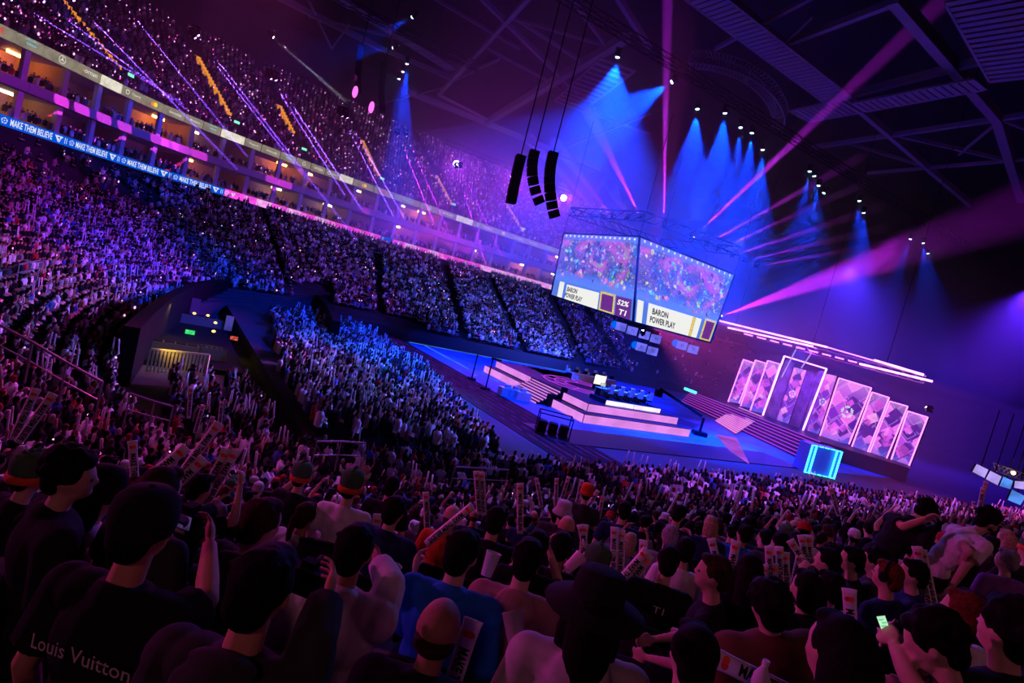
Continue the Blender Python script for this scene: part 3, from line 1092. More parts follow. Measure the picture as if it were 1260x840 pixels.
# floor block
fb = []
for s in np.arange(7.2, 22.4, .85):
    for n in np.arange(25.5, 70, .52):
        if abs(n - 40.5) < .5 or abs(n - 55.5) < .5:
            continue
        lim = 17.3 + (n - 27) * .22
        if s > lim or s < 5.8 + max(0, n - 25) * .12 or (n > 66 and s < 14):
            continue
        p = W(s + rs.normal(0, .04), n + rs.normal(0, .05), 0.05 + (24 - s) * .05)
        fb.append((p.x, p.y, p.z, TH - math.pi / 2 + rs.normal(0, .1)))
for s in np.arange(-.8, 6.0, .85):
    for n in np.arange(21.5, 34.6, .54):
        if s < 1.6 - (n - 21.5) * .09 + .5:
            continue
        p = W(s + rs.normal(0, .04), n + rs.normal(0, .05), 0.05)
        fb.append((p.x, p.y, p.z, TH - math.pi / 2 + rs.normal(0, .1)))
fb = np.array(fb)
fb = fb[rs.rand(len(fb)) < .96]
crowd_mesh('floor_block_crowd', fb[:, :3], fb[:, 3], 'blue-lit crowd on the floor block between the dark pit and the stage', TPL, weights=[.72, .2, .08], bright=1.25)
rk = MB()
for k, s in enumerate(np.arange(7.2, 22.4, .85)):
    h = 0.05 + (24 - s) * .05
    rk.box(W(s, 47, h / 2 - .01), (.85, 44, max(h, .02)), rz=TH)
struct('floor_block_riser', rk, M_STEP)

# upper tier
u = []
for j in range(NUP):
    off = (j + .5) / NUP * UP_L
    z = Z_BRD1 - .3 + j / NUP * UP_H
    for l in np.arange(L0, L1, .56 * (1 + off * .004)):
        p = wall(l, off, z)
        nx, ny = np.interp(l, LB, NRM[:, 0]), np.interp(l, LB, NRM[:, 1])
        u.append((p.x, p.y, p.z, math.atan2(-ny, -nx) - math.pi / 2, j, l))
u = np.array(u)
ok, X, Y = in_view(u)
u, X, Y = u[ok], X[ok], Y[ok]
UA_PX = [(150, 6, 188, 82), (268, 76, 304, 140), (384, 135, 391, 162), (478, 178, 479, 214), (560, 222, 564, 248), (641, 255, 648, 285)]
UAL = []
keep = rs.rand(len(u)) < .9
for x0, y0, x1, y1 in UA_PX:
    la = l_of_px(x1, y1 + 8, Z_BRD1)
    UAL.append(la)
    keep &= np.abs(u[:, 5] - la) > .75
u = u[keep]
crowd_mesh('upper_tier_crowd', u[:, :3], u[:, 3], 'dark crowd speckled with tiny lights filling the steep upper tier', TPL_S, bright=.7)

# suite guests on both balcony levels
g = []
for z, rows_ in ((Z_RIB1 - .2, 3), (Z_MID1 - .15, 3)):
    for j in range(rows_):
        for l in np.arange(L0, L1, .62):
            if rs.rand() < .34:
                continue
            p = wall(l, .7 + j * .9, z + j * .22)
            nx, ny = np.interp(l, LB, NRM[:, 0]), np.interp(l, LB, NRM[:, 1])
            g.append((p.x, p.y, p.z, math.atan2(-ny, -nx) - math.pi / 2))
g = np.array(g)
ok, X, Y = in_view(g)
g = g[ok]
crowd_mesh('suite_crowd', g[:, :3], g[:, 3], 'guests seated along the two balcony levels between the lit boards', TPL_S, sc=.98)

# lit wristbands and phone screens
M_BANDL = mat('wristband_light', emis=(1.0, 0.42, 0.95), strength=2.4, noise=0)
M_BANDP = mat('pink_wristband_light', emis=(1.0, 0.08, 0.55), strength=2.0, noise=0)
M_BANDB = mat('blue_wristband_light', emis=(0.25, 0.4, 1.0), strength=1.4, noise=0)
def some(A, frac, dz=.9, fwd=.3):
    B = A[rs.rand(len(A)) < frac]
    Q = B[:, :3].copy()
    Q[:, 2] += dz + rs.normal(0, .15, len(B))
    d = np.stack([-np.sin(B[:, 3]), np.cos(B[:, 3])], 1)
    Q[:, :2] += d * fwd + rs.normal(0, .1, (len(B), 2))
    return Q
lights_mesh('wristband_glow', some(u, .16), .11, M_BANDL, 'pale pink wristband lights dotting the upper tier')
lights_mesh('wristband_glow', some(u, .12), .09, M_BANDP, 'deep pink wristband lights dotting the upper tier')
lights_mesh('wristband_glow', some(E_[~far], .05), .07, M_BANDL, 'pale pink wristband lights in the end stand')
lights_mesh('wristband_glow', some(E_[far], .05), .08, M_BANDL, 'pale pink wristband lights in the far stand')
lights_mesh('wristband_glow', some(E_[far], .03), .08, M_BANDB, 'blue wristband lights in the far stand')
lights_mesh('wristband_glow', some(fb, .04), .05, M_BANDB, 'blue wristband lights in the floor block')
lights_mesh('wristband_glow', some(g, .10), .07, M_BANDL, 'pale pink wristband lights on the balcony levels')

# upper tier stairways, orange light spilling on them put into glowing steps, and the dark blue stairs of the far stand
M_OSTEP = mat('orange_spill_glow', emis=(1.0, 0.33, 0.03), strength=.95, noise=.45, scale=2.2)
M_GREEN = mat('green_exit_light', emis=(0.25, 1.0, 0.65), strength=1.3, noise=0)
for la, (x0, y0, x1, y1) in zip(UAL, UA_PX):
    st_ = thing('lit_stairway', None, 'stairs', 'orange lit stairways in the upper tier', wall(la, 0, Z_BRD1))
    st_['label'] = 'orange lit stairway cutting up through the steep upper tier'
    j0 = 5
    # the lit part spans these rows
    n_lit = 0
    for j in range(3, NUP):
        off = (j + .5) / NUP * UP_L
        z = Z_BRD1 - .3 + j / NUP * UP_H
        qx, qy = to_px(wall(la, off, z))
        if y0 - 4 <= qy <= y1 + 4:
            c, x, L = seg_frame(la - .45, la + .45, off, z + .28)
            o = on_face(slab_mesh('lstep', .95, .42, M_OSTEP, .5), 'lit_step', st_, c, x, (0, 0, 1), 0)
            o.matrix_parent_inverse = Matrix.Translation(-st_.location)
            n_lit += 1
    c, x, L = seg_frame(la - .4, la + .4, 2.2, Z_BRD1 + 1.9)
    o = on_face(slab_mesh('exit', .8, .35, M_GREEN, .1), 'exit_sign', None, c, x, (0, 0, 1), 0)
    tag(o, 'small green exit light at the foot of an upper tier stairway', 'exit sign', 'green exit lights in the upper tier')

# ------------------------------------------------------------------ screens and LED materials
def lerp(a, b, t):
    return a + (b - a) * t

def uv_quad(name, c, m, parent, nx=1, ny=1, rect=(0, 0, 1, 1), off=0.0):
    """screen-face piece between four corners c (bottom left, bottom right, top right, top left); rect in face coordinates; UV = face coordinates"""
    bl, br, tr, tl = [Vector(p) for p in c]
    nrm = (br - bl).cross(tl - bl).normalized()
    if nrm.dot(EYE - bl) < 0:
        nrm = -nrm
    P = lambda u, v: lerp(lerp(bl, br, u), lerp(tl, tr, u), v) + nrm * off
    u0, v0, u1, v1 = rect
    me = bpy.data.meshes.new(name)
    vs, fs, uv = [], [], []
    for j in range(ny + 1):
        for i in range(nx + 1):
            vs.append(tuple(P(lerp(u0, u1, i / nx), lerp(v0, v1, j / ny))))
            uv.append((lerp(u0, u1, i / nx), lerp(v0, v1, j / ny)))
    for j in range(ny):
        for i in range(nx):
            a = j * (nx + 1) + i
            fs.append((a, a + 1, a + nx + 2, a + nx + 1))
    me.from_pydata(vs, [], fs)
    l = me.uv_layers.new(name='UVMap')
    for lp in me.loops:
        l.data[lp.index].uv = uv[lp.vertex_index]
    me.materials.append(m)
    me.update()
    return link(name, me, parent)

def ramp(nt, stops, fac, interp='LINEAR'):
    r = nt.nodes.new('ShaderNodeValToRGB')
    r.color_ramp.interpolation = interp
    e = r.color_ramp.elements
    e[0].position, e[0].color = stops[0][0], (*stops[0][1], 1)
    e[1].position, e[1].color = stops[-1][0], (*stops[-1][1], 1)
    for p, c in stops[1:-1]:
        x = e.new(p)
        x.color = (*c, 1)
    nt.links.new(fac, r.inputs[0])
    return r.outputs[0]

def screen_mat(name, scale, build, strength=1.0, sample='FRONT'):
    m = bpy.data.materials.new(name)
    m.use_nodes = True
    nt = m.node_tree
    nt.nodes.clear()
    out = nt.nodes.new('ShaderNodeOutputMaterial')
    e = nt.nodes.new('ShaderNodeEmission')
    e.inputs[1].default_value = strength
    uv = nt.nodes.new('ShaderNodeUVMap')
    mp = nt.nodes.new('ShaderNodeMapping')
    mp.inputs['Scale'].default_value = scale
    nt.links.new(uv.outputs[0], mp.inputs[0])
    c = build(nt, mp.outputs[0], uv.outputs[0])
    nt.links.new(c, e.inputs[0])
    nt.links.new(e.outputs[0], out.inputs[0])
    m.cycles.emission_sampling = sample
    return m

def nmix(nt, a, b, f_, mode='MIX'):
    x = nt.nodes.new('ShaderNodeMix')
    x.data_type = 'RGBA'
    x.blend_type = mode
    for s, v in ((x.inputs[0], f_), (x.inputs['A'], a), (x.inputs['B'], b)):
        if hasattr(v, 'is_linked'):
            nt.links.new(v, s)
        elif isinstance(v, tuple):
            s.default_value = (*v, 1)
        else:
            s.default_value = v
    return x.outputs['Result']

def game_pic(nt, vec, uv):
    """lively top-down battle picture: dark ground, coral and lime growths, cyan flashes, blue water low down"""
    N = nt.nodes.new
    n1 = N('ShaderNodeTexNoise'); n1.inputs['Scale'].default_value = 2.2; n1.inputs['Detail'].default_value = 5; n1.inputs['Distortion'].default_value = 1.2
    nt.links.new(vec, n1.inputs[0])
    base = ramp(nt, [(.25, (.02, .25, .42)), (.42, (.05, .05, .16)), (.5, (.14, .10, .14)), (.57, (.50, .06, .22)), (.64, (.28, .32, .07)), (.78, (.1, .6, .55))], n1.outputs[0])
    v = N('ShaderNodeTexVoronoi'); v.inputs['Scale'].default_value = 16; v.inputs['Randomness'].default_value = 1
    nt.links.new(vec, v.inputs[0])
    hs = N('ShaderNodeHueSaturation'); hs.inputs['Saturation'].default_value = 1.1; hs.inputs['Value'].default_value = .8
    nt.links.new(v.outputs['Color'], hs.inputs['Color'])
    msk = ramp(nt, [(.12, (.85, .85, .85)), (.38, (0, 0, 0))], v.outputs['Distance'])
    col = nmix(nt, base, hs.outputs[0], msk)
    w = N('ShaderNodeTexVoronoi'); w.inputs['Scale'].default_value = 34
    nt.links.new(vec, w.inputs[0])
    m2 = ramp(nt, [(.08, (.9, .9, .9)), (.2, (0, 0, 0))], w.outputs['Distance'])
    col = nmix(nt, col, (.95, .85, .95), m2)
    sx = N('ShaderNodeSeparateXYZ'); nt.links.new(uv, sx.inputs[0])
    m3 = ramp(nt, [(.27, (1, 1, 1)), (.36, (.75, .75, .75)), (.46, (0, 0, 0))], sx.outputs[1])
    col = nmix(nt, col, (.10, .22, .72), m3)
    m4 = ramp(nt, [(.9, (0, 0, 0)), (.93, (.7, .7, .7))], sx.outputs[1])
    col = nmix(nt, col, (.12, .2, .55), m4)
    return col

def diamond_pic(seed, base=(.07, .01, .32), lit=(.85, .16, .85)):
    def f(nt, vec, uv):
        N = nt.nodes.new
        mp = N('ShaderNodeMapping'); mp.inputs['Rotation'].default_value = (0, 0, math.radians(40)); mp.inputs['Location'].default_value = (seed * 3.7, seed * 1.3, 0)
        nt.links.new(vec, mp.inputs[0])
        v = N('ShaderNodeTexVoronoi'); v.voronoi_dimensions = '2D'; v.distance = 'CHEBYCHEV'; v.inputs['Scale'].default_value = 1; v.inputs['Randomness'].default_value = .55
        nt.links.new(mp.outputs[0], v.inputs[0])
        sr = N('ShaderNodeSeparateColor'); nt.links.new(v.outputs['Color'], sr.inputs[0])
        cell = ramp(nt, [(.0, base), (.32, (.20, .02, .55)), (.55, (.50, .07, .75)), (.78, lit), (1, (1, .25, .9))], sr.outputs[0], 'CONSTANT')
        ed = ramp(nt, [(.38, (0, 0, 0)), (.42, (.55, .55, .55)), (.46, (0, 0, 0))], v.outputs['Distance'])
        col = nmix(nt, cell, (1, .5, 1), ed)
        sx = N('ShaderNodeSeparateXYZ'); nt.links.new(uv, sx.inputs[0])
        g = ramp(nt, [(.0, (.75, .75, .75)), (.28, (0, 0, 0))], sx.outputs[1])
        col = nmix(nt, col, (.06, .10, .75), g)
        g2 = ramp(nt, [(.7, (0, 0, 0)), (1, (.35, .35, .35))], sx.outputs[1])
        return nmix(nt, col, (1, .45, .98), g2)
    return f

M_GAME = screen_mat('game_picture', (2.0, 1.2, 1), game_pic, 1.25, 'NONE')
M_TUBE = mat('pink_neon_tube', emis=(1.0, 0.20, 1.0), strength=3.2, noise=0)
M_TUBEW = mat('white_pink_neon', emis=(1.0, 0.30, 1.0), strength=4.0, noise=0.3, scale=.6)
M_TUBEV = mat('violet_neon', emis=(0.55, 0.05, 0.9), strength=1.2, noise=0)
M_CYAN = mat('cyan_neon', emis=(0.05, 0.7, 1.0), strength=4.0, noise=0)
M_CARDW = mat('white_card_print', emis=(0.95, 0.95, 0.92), strength=1.0, noise=0)
M_CARDB = mat('blue_bar_print', emis=(0.10, 0.22, 0.85), strength=1.0, noise=0)
M_CARDP = mat('purple_card_print', emis=(0.16, 0.03, 0.30), strength=1.0, noise=0.2)
M_CARDY = mat('yellow_frame_print', emis=(0.95, 0.75, 0.25), strength=.8, noise=0.2)
M_INK = mat('dark_ink_print', emis=(0.02, 0.015, 0.05), strength=1.0, noise=0)
M_INKW = mat('white_ink_print', emis=(1, 1, 1), strength=1.0, noise=0)

# ------------------------------------------------------------------ the big screen cube
cube = thing('screen_cube', 'huge hanging video cube with two faces showing a colourful battle and white caption cards', 'video screen', loc=at_y(782, 395, 58))
TL, BL = at_y(694, 287, 66.5), at_y(678, 363, 66.0)
TM, BM = at_y(787, 291, 56.0), at_y(779, 396, 56.6)
TR, BR = at_y(904, 338, 63.6), at_y(874, 421.5, 63.2)
def on_plane(px, py, o, a, b):
    n = (a - o).cross(b - o)
    d = ray(px, py)
    return EYE + d * ((o - EYE).dot(n) / d.dot(n))
TM = on_plane(787, 291, BL, BM, TL)
BR = on_plane(874, 421.5, BM, TM, TR)
FACE_L = (BL, BM, TM, TL)
FACE_R = (BM, BR, TR, TM)
inw = W(44, 49) - W(38, 43)
inw.z = 0
TB, BB = TL + (TR - TM), BL + (BR - BM)
cube_body = MB()
def shr(p, c, k=.93):
    return c + (p - c) * k
cc = (TL + BL + TM + BM + TR + BR) / 6
cube_body.hexa([shr(BM, cc), shr(BR, cc), shr(BB, cc), shr(BL, cc), shr(TM, cc), shr(TR, cc), shr(TB, cc), shr(TL, cc)])
cube_body.build('cabinet', M_BLACK, cube)
for FC, nm, rightface in ((FACE_L, 'screen_face', 0), (FACE_R, 'screen_face', 1)):
    face = uv_quad(nm, FC, M_GAME, cube, 4, 3)
    bl, br, tr, tl = FC
    xd, ud = (br - bl).normalized(), (tl - bl).normalized()
    Wd, Hd = (br - bl).length, (tl - bl).length
    def fp(u, v):
        return lerp(lerp(bl, br, u), lerp(tl, tr, u), v)
    def card(r, m, nm='caption_card', off=.03):
        return uv_quad(nm, FC, m, face, rect=r, off=off)
    if rightface:
        card((.0, .0, 1, .28), M_CARDB, off=.02); card((.03, .0, .10, .27), M_CARDW); card((.155, .0, .80, .27), M_CARDW)
        card((.69, .0, .73, .27), M_CARDY, off=.04); card((.84, .0, .985, .30), M_CARDY); card((.86, .03, .965, .27), M_CARDP, off=.05)
        tx = ((.30, .185, 'BARON', .20), (.345, .085, 'POWER PLAY', .32))
    else:
        card((.0, .0, 1, .26), M_CARDB, off=.02); card((.085, .0, .15, .25), M_CARDW); card((.185, .0, .60, .23), M_CARDW)
        card((.615, .0, .79, .26), M_CARDY); card((.635, .03, .77, .23), M_CARDP, off=.05); card((.80, .0, .97, .25), M_CARDP)
        tx = ((.27, .165, 'BARON', .13), (.30, .075, 'POWER PLAY', .22), (.885, .18, '52%', .12), (.885, .07, 'T1', .08))
    for u, v, s, w in tx:
        mm = M_INKW if s in ('52%', 'T1') else M_INK
        on_face(text_mesh(s, mm, w * Wd, .075 * Hd, bold=.03), 'lettering', face, fp(u, v), fp(min(u + .1, 1), v) - fp(u, v), ud, .09)
    # row of round portraits along the top and the side
    mb = MB()
    for k in range(16):
        p = fp(.05 + k * .06, .965)
        n_ = xd.cross(ud)
        mb.box(p + n_ * .05, (Wd * .018, Hd * .03, .02), rot=frame_mat(p, xd, ud))
    mb.build('portrait_row', M_INKW, face)['kind'] = 'stuff'
    mb = MB()
    nn = xd.cross(ud)
    for u in ((.0, .0, 1, .0), (0, 1, 1, 1), (0, 0, 0, 1), (1, 0, 1, 1)):
        mb.beam(fp(u[0], u[1]) + nn * .02, fp(u[2], u[3]) + nn * .02, .16)
    mb.build('bezel', M_BLACK, cube)
    # champions and creatures as flat shapes in the picture
    rg = random.Random(3 + rightface)
    for cidx, (colr, cnt) in enumerate((((.95, .25, .35), 10), ((.2, .85, .9), 14), ((.75, .85, .15), 12), ((.85, .45, .95), 16), ((.08, .05, .16), 26))):
        mb = MB()
        for k in range(cnt):
            u, v = rg.uniform(.08, .95), rg.uniform(.34, .88)
            if cidx == 0:
                u, v = rg.choice([(.2, .45), (.62, .4), (.3, .4), (.68, .37)])
                u += rg.uniform(-.08, .08); v += rg.uniform(-.04, .04)
            p = fp(u, v)
            a0 = rg.uniform(0, 6)
            pts = []
            nv = 9
            rr = rg.uniform(.012, .032) * Wd
            for q in range(nv):
                a = a0 + q * 2 * math.pi / nv
                r2 = rr * rg.uniform(.3, 1.3)
                pts.append(tuple(p + xd * math.cos(a) * r2 * .8 + ud * math.sin(a) * r2 + nn * (.05 + .01 * cidx)))
            b0 = len(mb.v)
            mb.v += pts
            mb.f.append(tuple(range(b0, b0 + nv)))
            mb.m.append(0)
        mb.v = mb.v
        so = mb.build('picture_shape', mat('picture_colour_%d' % cidx, emis=colr, strength=.8, noise=.5, scale=1.5), face)
        so['kind'] = 'stuff'
# hanging rig above the cube
rig = MB()
ztop = 19.4
corners = [TM, TR, TB, TL]
for k in range(4):
    a, b = Vector(corners[k]), Vector(corners[(k + 1) % 4])
    for zz in (ztop, ztop + .9):
        rig.beam((a.x, a.y, zz), (b.x, b.y, zz), .12)
    L = (b - a).length
    nseg = int(L / 1.2)
    for q in range(nseg):
        p, r = a.lerp(b, q / nseg), a.lerp(b, (q + 1) / nseg)
        rig.beam((p.x, p.y, ztop), (r.x, r.y, ztop + .9), .07)
    rig.beam((a.x, a.y, a.z), (a.x, a.y, 30), .06)
rig.build('rig_frame', M_BLACK, cube)
fix(cube)

# small information boards hanging beyond the cube
M_INFO = mat('info_board_led', emis=(0.16, 0.16, 0.95), strength=1.0, noise=.25, scale=.8)
M_INFOC = mat('info_board_blue', emis=(0.0, 0.12, 0.85), strength=1.1, noise=.1)
for k, (x, y, n, cap) in enumerate([(756, 399, 2, 1), (785, 409, 2, 0), (781, 424, 2, 1), (831, 422, 2, 1)]):
    p = at_y(x, y, 76)
    t = thing('information_board', ['pale blue hanging board just under the cube\'s left face', 'pale blue hanging board under the cube\'s front corner', 'pale blue hanging board, lowest of the group under the cube',
                                    'pale blue hanging board under the cube\'s right face'][k], 'screen', None, p)
    xd = (W(1, 0) - W(0, 0))
    xd = (at_y(x + 10, y + 3.6, 76) - p).normalized()
    for q in range(n):
        c = p + xd * (.9 + q * 1.55)
        MB().box(c, (1.35, .15, 1.05), rz=math.atan2(xd.y, xd.x)).build('screen', M_INFO, t)
        on_face(text_mesh('T1', M_INK, .4, .35), 'emblem', t, c, xd, (0, 0, 1), .12)
    if cap:
        MB().ball(p + Vector((0, 0, 0)), (.45, .1, .5), 10, 6).build('end_cap', M_INFOC, t)
    for q in (0.9, 2.4):
        c = p + xd * q
        MB().beam(c + Vector((0, 0, .5)), c + Vector((0, 0, 12)), .04).build('cable', M_BLACK, t)
    fix(t)

# ------------------------------------------------------------------ speaker arrays
def line_array(px, py0, py1, bend, wid, label, y=40):
    """stack of speaker boxes hanging in a curve"""
    p0, p1 = at_y(px, py0, y), at_y(px, py1, y)
    p1 = Vector((p0.x, p0.y, p1.z))
    t = thing('speaker_array', label, 'speaker', 'hanging black speaker arrays', p0)
    H = p0.z - p1.z
    n = max(6, int(H / .45))
    X = Vector((1, .25, 0)).normalized()
    for k in range(n):
        f_ = k / (n - 1)
        c = p0 + Vector((0, 0, -H * f_)) + X * (bend * f_ ** 2)
        ang = math.atan2(2 * bend * f_, H) * 1.0
        R = Matrix.Rotation(math.atan2(X.y, X.x), 3, 'Z') @ Matrix.Rotation(-ang, 3, 'Y')
        MB().box(c, (.62, wid, H / n * 1.12), rot=R).build('speaker_box', M_BLACK, t)
    MB().beam(p0, p0 + Vector((0, 0, 12)), .08).build('cable', M_BLACK, t)
    return fix(t)
line_array(640, 196, 248, .1, .7, 'straight black speaker array hanging beside the bright magenta light')
line_array(657, 190, 244, 1.1, .55, 'curved black speaker array bending toward the screen cube, middle of three')
line_array(680, 192, 262, 1.1, .6, 'curved black speaker array bending toward the screen cube, closest to it')
line_array(445, 60, 112, .6, 1.0, 'black speaker array hanging at the dark upper edge with a pink glow below', y=64)
line_array(473, 82, 134, .8, 1.0, 'black speaker array hanging beside the blue light cone', y=64)
for px, py in ((437, 113), (457, 132)):
    o = MB().ball(at_y(px, py, 63.5), (.28, .28, .62), 12, 8).build('hanging_lamp', mat('pink_lamp_glow', emis=(1, .12, .8), strength=2.2, noise=.1), smooth=True)
    tag(o, 'oval pink glowing lamp under the hanging black speakers', 'lamp', 'oval pink lamps')

# ------------------------------------------------------------------ moving heads at every beam source
mb_head = MB().box((0, 0, -.02), (.5, .34, .12)).box((-.21, 0, -.28), (.07, .2, .5)).box((.21, 0, -.28), (.07, .2, .5))
ME_YOKE = mb_head.mesh('yoke', M_BLACK)
mh = MB().tube([(0, 0, -.3), (0, 0, .05), (0, 0, .28)], [.12, .17, .19], 12)
ME_HEAD = mh.mesh('head', M_BLACK, True)
LENS = {}
for k, (a, t, col, r, st_) in enumerate(FIX):
    d = (Vector(t) - Vector(a)).normalized()
    h = thing('moving_head_light', None, 'stage light', None, a)
    side = 'blue' if col[0] < .6 else ('white and violet' if col == (0.8, 0.4, 1.0) else 'magenta')
    x, y = to_px(a)
    h['group'] = {'blue': 'blue wash lights', 'magenta': 'magenta beam lights'}.get(side, 'violet beam lights')
    h['label'] = {'blue': 'small moving head light throwing a blue cone of light', 'magenta': 'small moving head light throwing a magenta beam'}.get(side, 'small moving head light throwing a thin violet beam')
    if side == 'magenta' and r > .3:
        h['label'], h['group'] = 'dazzling magenta light flaring on the far truss', 'dazzling magenta lights'
    link('yoke', ME_YOKE, h)
    q = link('head', ME_HEAD, h, Vector((0, 0, -.35)))
    q.rotation_euler = d.to_track_quat('Z', 'Y').to_euler()
    key = (round(col[0], 2), st_, r)
    if key not in LENS:
        LENS[key] = MB().ball((0, 0, .3), (r, r, r * .4), 10, 6).mesh('lens', mat('lens_glow_%d' % len(LENS), emis=col, strength=st_, noise=0), True)
    ln = link('lens', LENS[key], q)

# ------------------------------------------------------------------ centre stage
M_SPANEL = mat('pale_pink_led_panel', emis=(0.85, 0.28, 0.95), strength=.95, noise=.12, scale=.5, sample='FRONT')
M_SDECK = mat('stage_deck', (0.02, 0.015, 0.03), 0.45)
M_LEDGE = mat('blue_stage_ledge', emis=(0.10, 0.05, 0.55), strength=.7, noise=.15)
M_BLUEF = mat('blue_floor_vinyl', (0.0, 0.16, 0.70), 0.75, noise=.35, scale=.35)
stage = thing('centre_stage', 'two-tier centre stage with glowing pale pink fronts and steps', 'stage', loc=W(40, 48))
SB = TH
def sbox(s0, s1, n0, n1, z0, z1, m, name, parent):
    return MB().box(W((s0 + s1) / 2, (n0 + n1) / 2, (z0 + z1) / 2), (s1 - s0, n1 - n0, z1 - z0), rz=SB).build(name, m, parent)
sbox(33, 46.6, 38.4, 57, 0, .80, M_SDECK, 'lower_tier', stage)
sbox(34, 45.6, 39.4, 56.4, .8, 1.6, M_SDECK, 'upper_tier', stage)
sbox(38, 50, 51, 57.2, .4, 1.6, M_SDECK, 'rear_platform', stage)
def led_run(p0, p1, z0, z1, n, name='led_panel', m=M_SPANEL):
    for k in range(n):
        a, b = lerp(p0, p1, (k + .01) / n), lerp(p0, p1, (k + .99) / n)
        a, b = Vector((a.x, a.y, 0)), Vector((b.x, b.y, 0))
        d = (b - a)
        MB().box(((a + b) / 2).to_tuple()[:2] + ((z0 + z1) / 2,), (d.length, .06, z1 - z0), rz=math.atan2(d.y, d.x)).build(name, m, stage)
led_run(W(33, 38.34), W(46.6, 38.34), .04, .76, 6)
led_run(W(34, 39.34), W(45.6, 39.34), .9, 1.55, 6)
led_run(W(33, 39.38), W(45.8, 39.30), .82, .88, 6, 'ledge_strip', M_LEDGE)
led_run(W(32.94, 38.4), W(32.94, 43.3), .04, .76, 2)
led_run(W(33.94, 39.4), W(33.94, 43.3), .9, 1.55, 2)
led_run(W(32.94, 49.0), W(32.94, 57), .04, .76, 3)
led_run(W(33.94, 49.0), W(33.94, 56.4), .9, 1.55, 3)
for k in range(8):
    z = 1.5 - k * .19
    s = 34.3 - k * .36
    sbox(s - .36, s, 43.5, 48.8, max(0, z - .19), z, M_SDECK, 'step', stage)
    MB().box(W(s - .38, 46.15, z - .075), (.04, 5.2, .12), rz=SB).build('step_light', M_SPANEL, stage)
sbox(33.8, 34.3, 43.1, 43.5, .8, 2.0, M_BLACK, 'stair_post', stage)
sbox(32.4, 33.2, 43.1, 43.5, 0, 1.2, M_BLACK, 'stair_post', stage)
# rings of violet light inlaid in the deck
ringm = MB()
for r in (2.2, 3.4, 4.6):
    for k in range(32):
        a, b = 2 * math.pi * k / 32, 2 * math.pi * (k + 1) / 32
        p, q = W(40.5 + math.cos(a) * r, 48.2 + math.sin(a) * r, 1.63), W(40.5 + math.cos(b) * r, 48.2 + math.sin(b) * r, 1.63)
        ringm.beam(p, q, .1, .03)
for k in range(10):
    a = 2 * math.pi * k / 10
    ringm.beam(W(40.5 + math.cos(a) * 2.2, 48.2 + math.sin(a) * 2.2, 1.63), W(40.5 + math.cos(a) * 4.9, 48.2 + math.sin(a) * 4.9, 1.63), .08, .03)
ringm.build('deck_light_ring', M_TUBEV, stage)
fix(stage)
pl = thing('player_platform', 'low white-fronted platform glowing under the nearer row of players', 'platform', loc=W(40, 41, 1.6))
MB().box(W(40.2, 41.4, 1.8), (7.2, 2.4, .4), rz=SB).build('deck', M_SDECK, pl)
for k in range(2):
    MB().box(W(38.4 + k * 3.6, 40.16, 1.8), (3.5, .06, .40), rz=SB).build('glowing_front', mat('white_pink_led', emis=(1, .75, 1), strength=1.3, noise=.2, scale=.7), pl)
fix(pl)
M_DESKW = mat('off_white_desk', (0.8, 0.76, 0.7), .6)
M_MON = mat('monitor_glow', emis=(.75, .85, 1.0), strength=.8, noise=.3, scale=3)
def desk(s0, s1, n, z, face, label):
    t = thing('player_desk', label, 'desk', None, W((s0 + s1) / 2, n, z))
    MB().box(W((s0 + s1) / 2, n, z + .74), (s1 - s0, .8, .05), rz=SB).build('desk_top', M_DESKW, t)
    MB().box(W((s0 + s1) / 2, n + .35 * face, z + .36), (s1 - s0, .05, .7), rz=SB).build('front_panel', M_DESKW, t)
    for s in (s0 + .1, s1 - .1):
        MB().box(W(s, n, z + .36), (.06, .7, .72), rz=SB).build('leg', M_BLACK, t)
    fix(t)
    for k in range(5):
        s = s0 + (k + .5) * (s1 - s0) / 5
        m_ = thing('monitor', 'player\'s monitor on the %s desk of the centre stage' % label.split()[0], 'monitor', 'monitors on the %s desk' % label.split()[0], W(s, n + .1 * face, z + .765))
        MB().box(W(s, n + .1 * face, z + 1.06), (.6, .04, .36), rz=SB).build('casing', M_BLACK, m_)
        MB().box(W(s, n + .1 * face - .03 * face, z + 1.06), (.56, .02, .32), rz=SB).build('screen', M_MON, m_)
        MB().box(W(s, n + .1 * face, z + .82), (.08, .06, .11), rz=SB).build('stand', M_BLACK, m_)
        fix(m_)
desk(37.0, 43.4, 42.2, 2.0, 1, 'nearer white desk before five players seated with backs to the crowd')
desk(41.6, 48.4, 52.6, 1.6, -1, 'farther white desk with five players behind it')
sg = thing('plinth_screen', 'bright white square screen on a plinth in the middle of the stage', 'screen', None, W(42.2, 48.4, 1.6))
MB().box(W(42.2, 48.4, 2.0), (.8, .5, .8), rz=SB).build('plinth', M_BLACK, sg)
MB().box(W(42.2, 48.1, 2.7), (1.5, .1, 1.0), rz=SB).build('screen', mat('warm_white_screen', emis=(1, .95, .8), strength=1.3, noise=.2), sg)
fix(sg)

